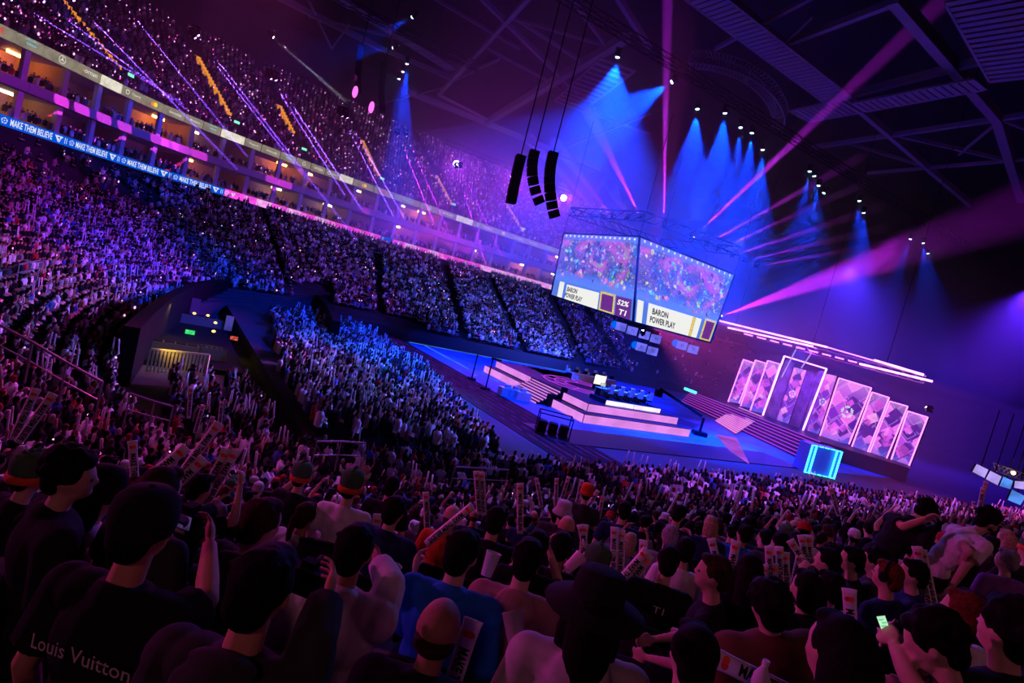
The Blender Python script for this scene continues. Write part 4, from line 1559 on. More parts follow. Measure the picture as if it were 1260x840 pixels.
# floor of the show: blue vinyl field, LED lines, dark run with violet strips
fl = MB().box(W(51, 51, .012), (45, 39.4, .02), rz=SB)
struct('floor_blue_vinyl', fl, M_BLUEF)
lines = thing('floor_light_lines', 'thin pale blue light lines edging the blue stage floor', 'light strip', None, W(30, 71))
M_LINE = mat('pale_blue_line', emis=(.12, .5, .85), strength=.6, noise=.3, scale=.3)
for a, b in ((W(29, 70.6, .06), W(58, 70.6, .06)), (W(32, 35.6, .06), W(48.4, 35.8, .06)), (W(31, 57, .05), W(31, 70, .05))):
    MB().beam(a, b, .12, .04).build('light_line', M_LINE, lines)
fix(lines)
run = struct('floor_dark_run', MB().box(W(25.6, 50, .02), (5.6, 46, .04), rz=SB), M_BLACK)
for k in range(6):
    MB().box(W(23.6 + k * .8, 50, .06), (.05, 44, .03), rz=SB).build('violet_strip', mat('dim_violet_strip', emis=(.22, .02, .5), strength=.35, noise=.6, scale=.8), run)
mats_ = MB()
dk = struct('floor_dark_deck', MB().box(W(40, 33.5, .05), (30, 4.4, .06), rz=SB), M_SDECK)

# ------------------------------------------------------------------ main stage: panels, steps, neon
ms = thing('main_stage_steps', 'broad dark steps with violet neon edges and a bright magenta runner', 'steps', None, W(66, 48))
tl_, tr_ = at_z(851, 481.6, 1.7), at_z(1012, 543.5, 1.7)
bl_, br_ = at_z(838, 494.5, .1), at_z(984, 564, .1)
NS = 7
for k in range(NS):
    f0, f1 = k / NS, (k + 1) / NS
    z = 1.7 * (1 - f0) + .02
    a, b, c, d = [lerp(tl_, bl_, f0), lerp(tr_, br_, f0), lerp(tr_, br_, f1), lerp(tl_, bl_, f1)]
    P = [Vector((p.x, p.y, 0)) for p in (a, b, c, d)]
    MB().hexa([p for p in P] + [p + Vector((0, 0, z)) for p in P]).build('step', M_SDECK, ms)
    MB().beam(P[3] + Vector((0, 0, z + .02)), P[2] + Vector((0, 0, z + .02)), .07).build('neon_edge', M_TUBEV, ms)
rt_ = [at_z(909.8, 500.6, 1.75), at_z(938, 512, 1.75), at_z(905, 533.7, .2), at_z(879.4, 517.5, .2)]
M_RUN = mat('magenta_runner_led', emis=(.85, .12, .75), strength=.8, noise=.1)
M_RUNL = mat('pale_runner_line', emis=(1, .5, .95), strength=1.0, noise=0)
MB().quad(*rt_).build('runner', M_RUN, ms)
mb = MB()
for k in range(16):
    a, b = lerp(rt_[0], rt_[3], (k + .5) / 16), lerp(rt_[1], rt_[2], (k + .5) / 16)
    mb.beam(a + Vector((0, 0, .04)), b + Vector((0, 0, .04)), .10, .04)
mb.build('runner_stripe', M_RUNL, ms)
lp = [at_z(881, 535, .05), at_z(906, 539, .05), at_z(922, 571, .05), at_z(899, 556, .05)]  # glowing slab painted in place of light projected on the floor
fix(ms)
o = MB().hexa(lp + [p + Vector((0, 0, .05)) for p in lp]).build('floor_light_patch', mat('violet_patch_glow', emis=(.42, .08, .8), strength=.9, noise=.25, scale=.4))
tag(o, 'patch of violet light painted on the floor below the magenta runner', 'floor light')

wall_t = thing('led_screen_wall', 'fan of tall neon-framed LED panels glowing pink with diamond patterns', 'led wall', None, W(75, 44, 1.7))
def crop6(x, y):
    return (840 + x / 3.9375, 380 + y / 3.9375)
PAN = [  # tl, tr, br, bl in the enlarged picture, distance offset along s, tube frame
    ((297, 245), (349, 262), (276, 458), (222, 450), 1.5, 1), ((355, 248), (411, 265), (338, 482), (283, 470), 1.0, 1), ((415, 250), (474, 268), (392, 508), (330, 492), .5, 1),
    ((540, 282), (600, 298), (508, 568), (453, 545), 0.9, 0), ((690, 312), (747, 325), (655, 620), (600, 600), 0.8, 0), ((760, 335), (917, 383), (808, 655), (662, 632), 0, 1),
    ((920, 403), (1003, 430), (898, 695), (822, 668), .4, 1), ((1005, 447), (1093, 472), (986, 735), (905, 704), .8, 1), ((1093, 495), (1190, 525), (1097, 765), (1010, 738), 1.2, 1)]
for k, (a, b, c, d, off, fr) in enumerate(PAN):
    q = [at_s(*crop6(*p), 75 + off) for p in (d, c, b, a)]
    m_ = screen_mat('diamond_pattern_%d' % k, ((1.6 if k not in (5,) else 2.6), 5, 1), diamond_pic(k), 1.15)
    MB().hexa([p + W(.05, 0) for p in (q[0], q[1])] + [p + W(.5, 0) for p in (q[1], q[0])] + [p + W(.05, 0) for p in (q[3], q[2])] + [p + W(.5, 0) for p in (q[2], q[3])]).build('panel_cabinet', M_BLACK, wall_t)
    pn = uv_quad('led_panel', q, m_, wall_t)
    if fr:
        mb = MB()
        for i, j in ((0, 3), (1, 2), (3, 2)):
            mb.beam(q[i] + W(-.12, 0), q[j] + W(-.12, 0), .11)
        mb.build('neon_frame', M_TUBE, wall_t)
    xd, ud = (q[1] - q[0]).normalized(), (q[3] - q[0]).normalized()
    # flat diamonds of light in the picture
    rg = random.Random(40 + k)
    nn = xd.cross(ud)
    Wd, Hd = (q[1] - q[0]).length, (q[3] - q[0]).length
    for cm, cnt in ((M_RPW, 1), (mat('lilac_diamond', emis=(.75, .10, .85), strength=1.0, noise=.3, scale=.6), 4), (mat('indigo_diamond', emis=(.12, .02, .42), strength=.8, noise=.2), 3)):
        mb = MB()
        for w_ in range(cnt):
            c0 = lerp(lerp(q[0], q[1], rg.uniform(.25, .75)), lerp(q[3], q[2], rg.uniform(.25, .75)), rg.uniform(.12, .9)) + nn * .06
            h = min(Wd, 2.2) * rg.uniform(.16, .30)
            an = rg.uniform(.5, 1.1)
            e1 = xd * math.cos(an) * h + ud * math.sin(an) * h
            e2 = xd * -math.sin(an) * h + ud * math.cos(an) * h
            mb.quad(c0 - e1 - e2, c0 + e1 - e2, c0 + e1 + e2, c0 - e1 + e2)
        mb.build('diamond_graphic', cm, pn)
    if k in (3, 4, 5):
        o = on_face(ROSE, 'emblem', pn, lerp(q[0], q[2], .55), xd, ud, .1)
        o.matrix_basis = o.matrix_basis @ Matrix.Scale(1.6 if k == 5 else 1.0, 4)
# the tall portal frame and its grey drapes
pq = [at_s(*crop6(*p), 74.2) for p in ((388, 515), (578, 600), (697, 290), (493, 228))]
mb = MB()
for i, j in ((0, 3), (1, 2), (3, 2)):
    mb.beam(pq[i], pq[j], .16)
mb.build('portal_neon_frame', M_TUBEW, wall_t)
M_DRAPE = mat('grey_violet_drape', (.35, .3, .5), .7, noise=.4, scale=.8)
for a, b, c, d in (((505, 250), (535, 262), (450, 540), (395, 515)), ((605, 300), (660, 312), (560, 590), (515, 570)), ((660, 300), (690, 300), (600, 600), (575, 590))):
    q = [at_s(*crop6(*p), 75.6) for p in (d, c, b, a)]
    mb = MB()
    for k in range(6):
        p0, p1 = lerp(q[0], q[1], (k + .5) / 6), lerp(q[3], q[2], (k + .5) / 6)
        mb.tube([p0, p1], (q[1] - q[0]).length / 9, 6)
    mb.build('drape', M_DRAPE, wall_t)
for a, b in (((552, 190), (480, 330)), ((628, 208), (575, 285))):
    MB().beam(at_s(*crop6(*a), 72.5), at_s(*crop6(*b), 74), .12).build('light_strut', mat('pale_lilac_strut', emis=(.6, .45, .9), strength=.8, noise=.2), wall_t)
# stage deck under the wall
dk = [at_s(*crop6(205, 452), 76.5), at_s(*crop6(1100, 772), 77), at_s(*crop6(1100, 772), 73.3), at_s(*crop6(560, 600), 70.5), at_s(*crop6(205, 452), 73)]
fix(wall_t)
mb = MB()
P = [Vector((p.x, p.y, 0)) for p in (dk[0], dk[1], dk[2], tr_, tl_, dk[4])]
b0 = len(P)
mb.v = [tuple(p) for p in P] + [(p.x, p.y, 1.68) for p in P]
mb.f = [tuple(range(b0, 2 * b0)), tuple(reversed(range(b0)))] + [(i, (i + 1) % b0, (i + 1) % b0 + b0, i + b0) for i in range(b0)]
mb.m = [0] * len(mb.f)
o = mb.build('main_stage_deck', M_SDECK)
tag(o, 'black main stage deck carrying the neon-framed LED panels', 'stage')
# overhead neon trusses above the wall
tn = thing('neon_truss', 'long overhead truss outlined with bright pink neon above the LED wall', 'truss', None, at_s(1018, 427, 71))
for pts, w, m_ in (([(883, 394), (1018, 427)], .22, M_TUBEW), ([(1018, 427), (1136, 461)], .14, M_TUBE), ([(896, 403), (1000, 426)], .2, M_TUBEW), ([(1058, 447.5), (1147, 469)], .22, M_TUBEW), ([(1076, 443), (1136, 461)], .26, M_TUBEW)):
    MB().beam(at_s(*pts[0], 71), at_s(*pts[1], 71), w).build('neon_tube', m_, tn)
for k in range(9):
    x0 = 916 + k * 16
    y0 = 410.5 + k * 4.1
    MB().beam(at_s(x0, y0, 71.5), at_s(x0 + 10, y0 + 2.6, 71.5), .16).build('neon_dash', M_TUBE, tn)
mb = MB()
for k in range(22):
    a, b = k / 22, (k + 1) / 22
    p, q = lerp(at_s(883, 397, 71.6), at_s(1140, 463, 71.6), a), lerp(at_s(883, 397, 71.6), at_s(1140, 463, 71.6), b)
    mb.beam(p, q, .12).beam(p + W(0, 0, -.8), q + W(0, 0, -.8), .12).beam(p, q + W(0, 0, -.8), .07)
mb.build('truss_frame', M_ALU, tn)
for x, y in ((905, 400), (1000, 424), (1090, 450)):
    p = at_s(x, y, 71.6)
    MB().beam(p, (p.x, p.y, 48), .05).build('cable', M_BLACK, tn)
fix(tn)
# blue neon booth at the foot of the wall
bt = thing('neon_booth', 'small booth outlined in cyan neon below the LED wall', 'booth', None, at_z(1010, 584, 0))
pp = [at_z(990, 581, 0), at_z(1026, 589, 0)]
hgt = (at_s(1002, 548, (AX * pp[0].x + AY * pp[0].y)) - pp[0]).z
for k, p in enumerate([pp[0], lerp(pp[0], pp[1], .14), lerp(pp[0], pp[1], .84), pp[1]]):
    MB().beam(p, p + Vector((0, 0, hgt)), .12).build('neon_post', M_CYAN, bt)
d_ = (pp[1] - pp[0]).normalized()
bk = Vector((-d_.y, d_.x, 0)) * .6
MB().hexa([pp[0] + bk * .3, pp[1] + bk * .3, pp[1] + bk * 3, pp[0] + bk * 3] + [p + Vector((0, 0, hgt)) for p in (pp[0] + bk * .3, pp[1] + bk * .3, pp[1] + bk * 3, pp[0] + bk * 3)]).build('booth_body', mat('blue_booth_panel', (.05, .2, .8), .4), bt)
for z in (.05, hgt):
    for k in range(5):
        a, b = lerp(pp[0], pp[1], (k + .15) / 5), lerp(pp[0], pp[1], (k + .85) / 5)
        MB().beam(a + Vector((0, 0, z)), b + Vector((0, 0, z)), .08).build('neon_dash', M_CYAN, bt)
fix(bt)
spot('booth_light', at_z(1010, 584, 0) + Vector((-3, -6, 4)), at_z(1008, 570, 1), (0, .3, 1), 500, 60)
# bright blue rim board beyond the steps
for (x0, y0), (x1, y1), lab in (((843, 478), (856, 483), 'small cyan light bar at the top of the main steps'),):
    o = MB().beam(at_z(x0, y0, 2.0), at_z(x1, y1, 2.0), .35).build('cyan_light_bar', M_CYAN)
    tag(o, lab, 'light')

# ------------------------------------------------------------------ things on the show floor
def camera_crane():
    t = thing('camera_crane', 'black camera crane arm reaching over the blue floor right of the stage', 'camera crane', None, at_z(868, 528, 0))
    a, b = at_y(812, 478, 62), at_y(864, 512, 60)
    MB().beam(a, b, .28).build('arm', M_BLACK, t)
    MB().box(a + Vector((0, 0, -.5)), (.7, .9, .7)).build('camera_head', M_BLACK, t)
    p = at_y(866, 514, 60)
    MB().tube([(p.x, p.y, 0), (p.x, p.y, p.z)], .14, 8).build('post', M_BLACK, t)
    MB().box((p.x, p.y, .25), (1.4, 1.0, .4)).build('base', M_BLACK, t)
    fix(t)
camera_crane()
for x, y, top, lab in ((597, 479, 3.0, 'black camera pole with a flat head on the floor left of the stage'), (580, 467, 2.6, 'plain black pole standing by the blue floor\'s corner')):
    p = at_z(x, y, 0)
    t = thing('camera_pole', lab, 'pole', None, p)
    MB().tube([(0, 0, 0), (0, 0, top)], .07, 8).build('post', M_BLACK, t)
    MB().box((0, 0, .1), (.9, .9, .2)).build('base', M_BLACK, t)
    if top > 2.8:
        MB().box((.35, 0, top), (1.0, .2, .18)).build('camera', M_BLACK, t)
p = at_z(678, 536, 0)
t = thing('equipment_cage', 'dark open metal cage of equipment on the floor before the stage', 'cage', None, p)
mb = MB()
for i in (-1, 1):
    for j in (-1, 1):
        mb.beam((i * 1.2, j * .8, 0), (i * 1.2, j * .8, 1.6), .08)
    for z in (.1, 1.6):
        mb.beam((i * 1.2, -.8, z), (i * 1.2, .8, z), .08).beam((-1.2, i * .8, z), (1.2, i * .8, z), .08)
mb.build('cage_frame', M_BLACK, t)
for k in range(3):
    MB().box((-.8 + k * .8, .1, .5), (.6, .8, .9)).build('equipment_box', M_BLACK, t)
# pale covered tables beside the steps
for k, (x, y) in enumerate(((622, 487), (632, 489), (641, 492))):
    p = at_z(x, y, 0)
    o = MB().box(p + Vector((0, 0, .4)), (1.5, .8, .8), rz=TH).box(p + Vector((0, 0, .95)), (.5, .4, .3), rz=TH).build('covered_table', M_WHITE)
    tag(o, 'small white covered table, %s of three left of the stage steps' % ['farthest', 'middle', 'closest'][k], 'table', 'white tables by the stage')

# hanging monitors at the right edge
M_HM = mat('lilac_monitor', emis=(.50, .36, .95), strength=1.0, noise=.15, scale=1.2)
M_HMB = mat('blue_monitor', emis=(.10, .30, .95), strength=1.0, noise=.3, scale=1.0)
def crop9(x, y):
    return (1110 + x / 8.4, 540 + y / 8.4)
LABM = ['lilac monitor farthest left in the hanging row near the right edge', 'second lilac monitor of the hanging row near the right edge', 'small blue monitor in the hanging row near the right edge', 'large blue monitor hanging lowest at the right edge', 'lilac monitor hanging behind the work lamp at the right edge']
for (c, m_), lb_ in zip((([(720, 335), (845, 400), (885, 315), (765, 255)], M_HM), ([(858, 410), (980, 475), (1022, 385), (905, 325)], M_HM), ([(1000, 480), (1110, 515), (1140, 430), (1040, 385)], M_HMB), ([(1085, 625), (1215, 680), (1270, 590), (1130, 520)], M_HMB), ([(1150, 500), (1260, 520), (1290, 440), (1160, 430)], M_HM)), LABM):
    q = [at_y(*crop9(*p), 42) for p in c]
    hm = thing('hanging_monitor', lb_, 'screen', None, q[0])
    uv_quad('screen', q, m_, hm, off=.06)
    n_ = (q[1] - q[0]).cross(q[3] - q[0]).normalized() * .12
    if n_.dot(EYE - q[0]) > 0:
        n_ = -n_
    MB().hexa([q[0], q[1], q[1] + n_, q[0] + n_, q[3], q[2], q[2] + n_, q[3] + n_]).build('casing', M_BLACK, hm)
    tp = (q[2] + q[3]) / 2 + n_ / 2
    MB().beam(tp, (tp.x, tp.y, 9.9 if 'lowest' not in lb_ else 9.2), .05).build('bracket', M_BLACK, hm)
    fix(hm)
a, b = at_y(*crop9(960, 290), 42.3), at_y(*crop9(1330, 420), 42.3)
hm = thing('monitor_truss', 'aluminium truss with a warm work lamp above the hanging monitors', 'truss', None, a)
truss([lerp(a, b, k / 8) for k in range(9)], .5, M_ALU, parent=hm)
p = at_y(*crop9(1150, 350), 41.8)
MB().ball(p, .14).build('lamp', mat('warm_work_lamp', emis=(1, .75, .4), strength=6, noise=0), hm)
MB().beam(lerp(a, b, .6), Vector((lerp(a, b, .6).x, lerp(a, b, .6).y, 40)), .06).build('cable', M_BLACK, hm)
fix(hm)
spot('work_lamp_light', p + Vector((0, -.5, 1)), p + Vector((1, .6, -1)), (1, .7, .4), 60, 140)

# ------------------------------------------------------------------ mixing pit
pit = struct('floor_pit_platform', MB().box(W(1.0, 47, .15), (9.5, 17, .3), rz=TH), M_BLACK)
def bt7(x, y):
    return (130 + x / 6, 350 + y / 6)
M_YRAIL = mat('yellow_lit_rail', (.72, .58, .25), .5)
rail = thing('pit_barrier', 'slatted crowd barrier lit yellow in front of the mixing pit', 'barrier', None, at_z(*bt7(520, 640), .3))
A, B = at_z(*bt7(400, 600), .3), at_z(*bt7(745, 655), .3)
A = at_z(*bt7(335, 470), 1.6); B = at_z(*bt7(765, 515), 1.6)
A.z = B.z = .3
for k in range(17):
    p = lerp(A, B, k / 16)
    MB().box(p + Vector((0, 0, .62)), (.10, .06, 1.25), rz=TH).build('slat', M_YRAIL, rail)
MB().beam(A + Vector((0, 0, 1.27)), B + Vector((0, 0, 1.27)), .09).build('top_rail', M_YRAIL, rail)
MB().beam(A + Vector((0, 0, .12)), B + Vector((0, 0, .12)), .07).build('bottom_rail', M_YRAIL, rail)
MB().beam(B + Vector((0, 0, 1.27)), B + Vector((0, 0, 0)), .12).build('end_post', M_YRAIL, rail)
fix(rail)
M_DESK = mat('mixing_desk_grey', (.11, .10, .12), .6)
M_WARMP = mat('warm_paper', (.8, .55, .25), .6)
pl_ = MATS
def con(px, py, z, size, m, label, cat='console', name='mixing_console', extra=None):
    p = at_z(px, py, z)
    t = thing(name, label, cat, None, Vector((p.x, p.y, .3)), TH)
    MB().box((0, 0, size[2] / 2), size).build('body', m, t)
    if extra:
        extra(t, size)
    return t
def desk_extra(t, s):
    for k in range(5):
        MB().box((-s[0] / 2 + (k + .5) * s[0] / 5, 0, s[2] + .03), (s[0] / 6, s[1] * .7, .05)).build('fader_panel', M_BLACK, t)
def screen_extra(m_):
    def f_(t, s):
        MB().box((0, -s[1] / 2 - .02, s[2] * .5), (s[0] * .9, .03, s[2] * .7)).build('screen', m_, t)
    return f_
con(*bt7(470, 430), 1.0, (3.2, .8, .75), M_DESK, 'long grey mixing desk behind the yellow barrier', extra=desk_extra)
con(*bt7(800, 470), 1.0, (1.5, .8, .75), M_DESK, 'short grey mixing desk at the right of the pit', extra=desk_extra)
con(*bt7(690, 235), 1.0, (4.4, .7, .75), M_DESK, 'rear desk in the pit lit by yellow lamps', extra=desk_extra)
con(*bt7(660, 170), 1.2, (.7, .12, 1.7), M_DESK, 'upright grey flight case behind the rear desk', 'case', 'flight_case')
con(*bt7(915, 260), 1.2, (.6, .5, 1.2), M_WARMP, 'tan box lit by a warm lamp at the right of the pit', 'box', 'equipment_box')
con(*bt7(635, 295), 1.1, (.7, .1, .45), M_BLACK, 'monitor with a green screen in the mixing pit', 'monitor', 'pit_monitor', screen_extra(mat('green_screen', emis=(.05, .8, .2), strength=1, noise=.3)))
con(*bt7(960, 340), 1.1, (.6, .1, .4), M_BLACK, 'monitor with a red and white screen in the mixing pit', 'monitor', 'pit_monitor', screen_extra(mat('red_screen', emis=(.9, .12, .08), strength=.8, noise=.8, scale=6)))
con(*bt7(965, 140), 1.1, (.5, .1, .3), M_BLACK, 'monitor with a blue screen at the back of the pit', 'monitor', 'pit_monitor', screen_extra(mat('blue_screen', emis=(.02, .35, 1), strength=1, noise=.3)))
for px, py in ((795, 300), (780, 365), (640, 230), (740, 245)):
    p = at_z(*bt7(px, py), 1.2)
    t = thing('desk_lamp', 'small warm desk lamp glowing in the mixing pit', 'lamp', 'warm lamps in the mixing pit', Vector((p.x, p.y, 1.05)))
    MB().tube([(0, 0, 0), (0, 0, .3), (.1, 0, .4)], .02, 6).build('stem', M_BLACK, t)
    MB().ball((.12, 0, .38), (.13, .13, .09)).build('shade', mat('yellow_lamp_shade', emis=(1, .6, .12), strength=3.0, noise=0), t)
spot('pit_barrier_light', W(1.2, 35.4, 2.4), W(1.6, 37.5, .8), (1, .66, .08), 260, 90, 1, .1)
for s, n, pw in ((2.0, 38.6, 40), (1.5, 47, 40), (4, 45, 40)):
    spot('pit_lamp_light', W(s, n, 2.6), W(s - .2, n - 1.2, .4), (1, .62, .12), pw * 4, 130, 1, .1)
# dark rim wall and exit portal around the pit
M_RIM = mat('dark_rim_wall', (.006, .006, .008), .9)
ring = [at_z(x, y, 3.0) for x, y in ((163, 402), (180, 385), (205, 365), (235, 350), (262, 345), (300, 343), (345, 347), (385, 356), (405, 375), (415, 395))]
mb = MB()
for a, b in zip(ring[:-1], ring[1:]):
    d = (b - a)
    nn = Vector((-d.y, d.x, 0)).normalized() * .35
    mb.hexa([(a - nn).to_tuple()[:2] + (0,), (b - nn).to_tuple()[:2] + (0,), (b + nn).to_tuple()[:2] + (0,), (a + nn).to_tuple()[:2] + (0,), a - nn, b - nn, b + nn, a + nn])
struct('wall_pit_rim', mb, M_RIM)
ex = at_z(372, 353, 3.4)
o = MB().box(ex, (.9, .2, .35), rz=-.6).build('exit_sign', M_GREEN)
tag(o, 'small green exit light on the dark rim behind the pit', 'exit sign')
# concourse mascot pillar: pale blue statue-like column at the end of an aisle
p = at_y(465, 303, 84)

# ------------------------------------------------------------------ people
M_SKIN = mat('skin', rough=.55, objcol=True, noise=.08, scale=20)
M_HAIRM = mat('hair', rough=.8, objcol=True, noise=.35, scale=60)
M_CLOTHM = mat('cloth', rough=.9, objcol=True, noise=.16, scale=14)
M_SHOE = mat('shoe_rubber', (.03, .03, .035), .6)
rp = random.Random(11)

def remesh(mb, voxel, m, name, dec=.4, smooth=4, ids=None):
    me = mb.mesh('tmp', m)
    o = bpy.data.objects.new('tmp', me)
    COL.objects.link(o)
    r = o.modifiers.new('r', 'REMESH')
    r.mode = 'VOXEL'
    r.voxel_size = voxel
    s = o.modifiers.new('s', 'SMOOTH')
    s.iterations = smooth
    s.factor = .5
    d = o.modifiers.new('d', 'DECIMATE')
    d.ratio = dec
    dg = bpy.context.evaluated_depsgraph_get()
    out = bpy.data.meshes.new_from_object(o.evaluated_get(dg))
    bpy.data.objects.remove(o)
    bpy.data.meshes.remove(me)
    out.name = name
    out.materials.clear()
    out.materials.append(m)
    out.polygons.foreach_set('use_smooth', [True] * len(out.polygons))
    return out

V = Vector

def head_T(yaw=0, pitch=0, roll=0):
    """head frame: origin at the top of the neck"""
    return Matrix.Translation((0, .005, 1.12)) @ Euler((-pitch, roll, yaw), 'XYZ').to_matrix().to_4x4()

def upper_T(lean=0, side=0, twist=0):
    p = Matrix.Translation((0, 0, .55))
    return p @ Euler((-lean, side, twist), 'XYZ').to_matrix().to_4x4() @ p.inverted()

ARMS = {  # elbow, wrist for one side (x mirrored): rest in lap, raised, hands at chin, phone in front, folded, forward
    'lap': ((.245, .0, .74), (.13, .27, .64)), 'up': ((.27, .20, 1.02), (.15, .27, 1.28)), 'high': ((.27, .12, 1.22), (.15, .16, 1.48)), 'chin': ((.23, .19, .80), (.08, .17, 1.06)),
    'phone': ((.22, .12, .76), (.09, .36, .92)), 'fold': ((.25, .06, .76), (-.02, .22, .80)), 'down': ((.25, -.02, .72), (.25, .06, .48)), 'camera': ((.24, .15, .95), (.10, .24, 1.16)),
    'knee': ((.24, .18, .72), (.16, .42, .60))}

def person_meshes(arms=('lap', 'lap'), head=(0, 0, 0), lean=0.06, side=0, twist=0, top='shirt', stand=False, voxel=.02, custom=None, dec=.35, hands=False, female=False, legs=True, fat=0.0):
    """body (one continuous surface), top and trousers of one pose, in person space facing +y"""
    U = upper_T(lean, side, twist)
    if stand:
        U = Matrix.Translation((0, 0, .43)) @ U
    H = U @ head_T(*head)
    body, cloth, trs, shoe, shoe2 = MB(), MB(), MB(), MB(), MB()
    sw = .165 if female else .185
    def ub(p):
        return U @ V(p)
    R3 = U.to_3x3()
    def both(fn, grow, c, r, **k):
        body.ball(c, r, 14, 10, **k)
        cloth.ball(c, tuple(x + grow for x in r), 14, 10, **k)
    z0 = .43 if stand else 0
    gr = {'shirt': .014, 'jacket': .034, 'hoodie': .028}[top] + fat
    both(0, gr, V((0, 0, .53 + z0)), (.155, .115, .12))
    both(0, gr, ub((0, 0, .70)), (.142, .10, .17), rot=R3)
    both(0, gr, ub((0, -.005, .88)), (.168, .112, .17), rot=R3)
    for s in (-1, 1):
        both(0, gr * .8, ub((s * sw * .62, -.01, .985)), (.085, .065, .06), rot=R3)
        both(0, gr, ub((s * sw, 0, .975)), (.058, .058, .062), rot=R3)
    body.tube([ub((0, -.02, .98)), ub((0, -.012, 1.06)), H @ V((0, .005, .03))], [.062, .053, .05], 12)
    cloth.tube([ub((0, -.02, .94)), ub((0, -.018, 1.045)), ub((0, -.014, 1.07 if top != 'shirt' else 1.055))], [.11, .078, .068], 12)
    if top == 'hoodie':
        cloth.ball(ub((0, -.115, 1.0)), (.125, .06, .08), 12, 8, rot=R3)
        cloth.ball(ub((0, -.095, 1.065)), (.10, .045, .035), 12, 8, rot=R3)
    if top == 'jacket':
        cloth.ball(ub((0, -.05, 1.06)), (.085, .055, .035), 12, 8, rot=R3)
    # head
    HR = H.to_3x3()
    body.ball(H @ V((0, .010, .118)), (.077, .096, .098), 16, 12, rot=HR)
    body.ball(H @ V((0, -.012, .138)), (.077, .088, .074), 14, 10, rot=HR)
    body.ball(H @ V((0, .045, .055)), (.054, .058, .055), 12, 8, rot=HR)
    body.ball(H @ V((0, .092, .035)), (.026, .018, .02), 8, 6, rot=HR)
    body.tube([H @ V((0, .098, .125)), H @ V((0, .118, .088)), H @ V((0, .1, .078))], [.008, .015, .008], 8)
    body.ball(H @ V((0, .097, .058)), (.024, .01, .006), 8, 4, rot=HR)
    body.ball(H @ V((0, .097, .048)), (.02, .01, .006), 8, 4, rot=HR)
    for s in (-1, 1):
        body.ball(H @ V((s * .076, .005, .10)), (.011, .02, .03), 8, 6, rot=HR)
        body.ball(H @ V((s * .03, .088, .128)), (.022, .012, .007), 8, 4, rot=HR)
        body.ball(H @ V((s * .04, .072, .075)), (.022, .02, .02), 8, 4, rot=HR)
    # arms
    wr = {}
    for i, s in enumerate((-1, 1)):
        e, w = ARMS[arms[i]]
        e, w = ub((e[0] * s, e[1], e[2])), ub((w[0] * s, w[1], w[2]))
        if custom and custom.get(i):
            e, w = custom[i]
        sh = ub((s * sw, 0, .975))
        body.tube([sh, sh.lerp(e, .5), e], [.052, .047, .038], 10)
        body.ball(e, .04, 10, 6)
        body.tube([e, e.lerp(w, .35), w], [.039, .038, .025], 10)
        g = gr * .8
        if top == 'shirt':
            q = sh.lerp(e, .72)
            cloth.tube([sh, sh.lerp(e, .4), q], [.062 + g, .062 + g, .06 + g], 10)
        else:
            cloth.tube([sh, sh.lerp(e, .5), e], [.058 + g, .054 + g, .048 + g], 10)
            cloth.ball(e, .047 + g, 10, 6)
            cloth.tube([e, e.lerp(w, .4), e.lerp(w, .93)], [.046 + g, .044 + g, .034 + g], 10)
        d = (w - e).normalized()
        # palm faces inward; fingers curl
        side_v = V((-s, 0, 0))
        side_v = (side_v - d * side_v.dot(d))
        if side_v.length < .2:
            side_v = V((0, 1, 0)) - d * d.y
        side_v.normalize()
        across = d.cross(side_v).normalized()
        if across.y < 0 and abs(across.y) > .3:
            across = -across
        M3 = Matrix((across, d, side_v)).transposed()
        pc = w + d * .05
        body.ball(pc, (.044, .055, .018), 10, 6, rot=M3)
        L = (.062, .074, .078, .068)
        for k in range(4):
            fan = -.033 + .022 * k
            b = pc + d * .035 + across * fan
            m1 = b + (d * .8 + side_v * .45 + across * fan * 6).normalized() * L[k] * .5
            m2 = m1 + (d * .35 + side_v * .9).normalized() * L[k] * .5
            rr = .0088 if hands else .0105
            body.tube([b, m1, m2], [rr, rr * .93, rr * .8], 6)
        b = pc - d * .02 + across * .036
        body.tube([b, b + (across * .5 + d * .7 + side_v * .3).normalized() * .032, b + (across * .35 + d * .8 + side_v * .8).normalized() * .062], [.012, .011, .009], 6)
        wr[i] = (w + d * .085 + side_v * .012, d, across, side_v)
    # legs
    if legs:
        for s in (-1, 1):
            if stand:
                hp, kn, an = V((s * .09, 0, .92)), V((s * .10, .04, .50)), V((s * .11, 0, .09))
            else:
                hp, kn, an = V((s * .095, .02, .50)), V((s * .14, .43, .50)), V((s * .14, .42, .09))
            body.tube([hp, hp.lerp(kn, .5), kn], [.085, .075, .055], 10)
            body.ball(kn, .056, 10, 6)
            body.tube([kn, kn.lerp(an, .4), an], [.055, .053, .036], 10)
            trs.tube([hp, hp.lerp(kn, .5), kn], [.10, .09, .07], 10)
            trs.ball(kn, .071, 10, 6)
            trs.tube([kn, kn.lerp(an, .5), an], [.07, .066, .055], 10)
            if s < 0:
                shoe = MB()
            (shoe if s < 0 else shoe2).ball(an + V((0, .07, -.04)), (.045, .135, .05), 10, 6)
            body.ball(an + V((0, .06, -.03)), (.03, .1, .03), 8, 4)
        trs.ball((0, 0, .53 + z0), (.168, .128, .10), 12, 8)
    out = {'body': remesh(body, voxel, M_SKIN, 'body', dec)}
    out['top'] = remesh(cloth, voxel, M_CLOTHM, top, dec, 3)
    if legs:
        out['trousers'] = remesh(trs, voxel * 1.2, M_CLOTHM, 'trousers', dec * .7, 2)
        out['shoes'] = (shoe.mesh('shoe', M_SHOE, True), shoe2.mesh('shoe', M_SHOE, True))
    out['H'] = H
    out['wr'] = wr
    out['topname'] = top
    return out

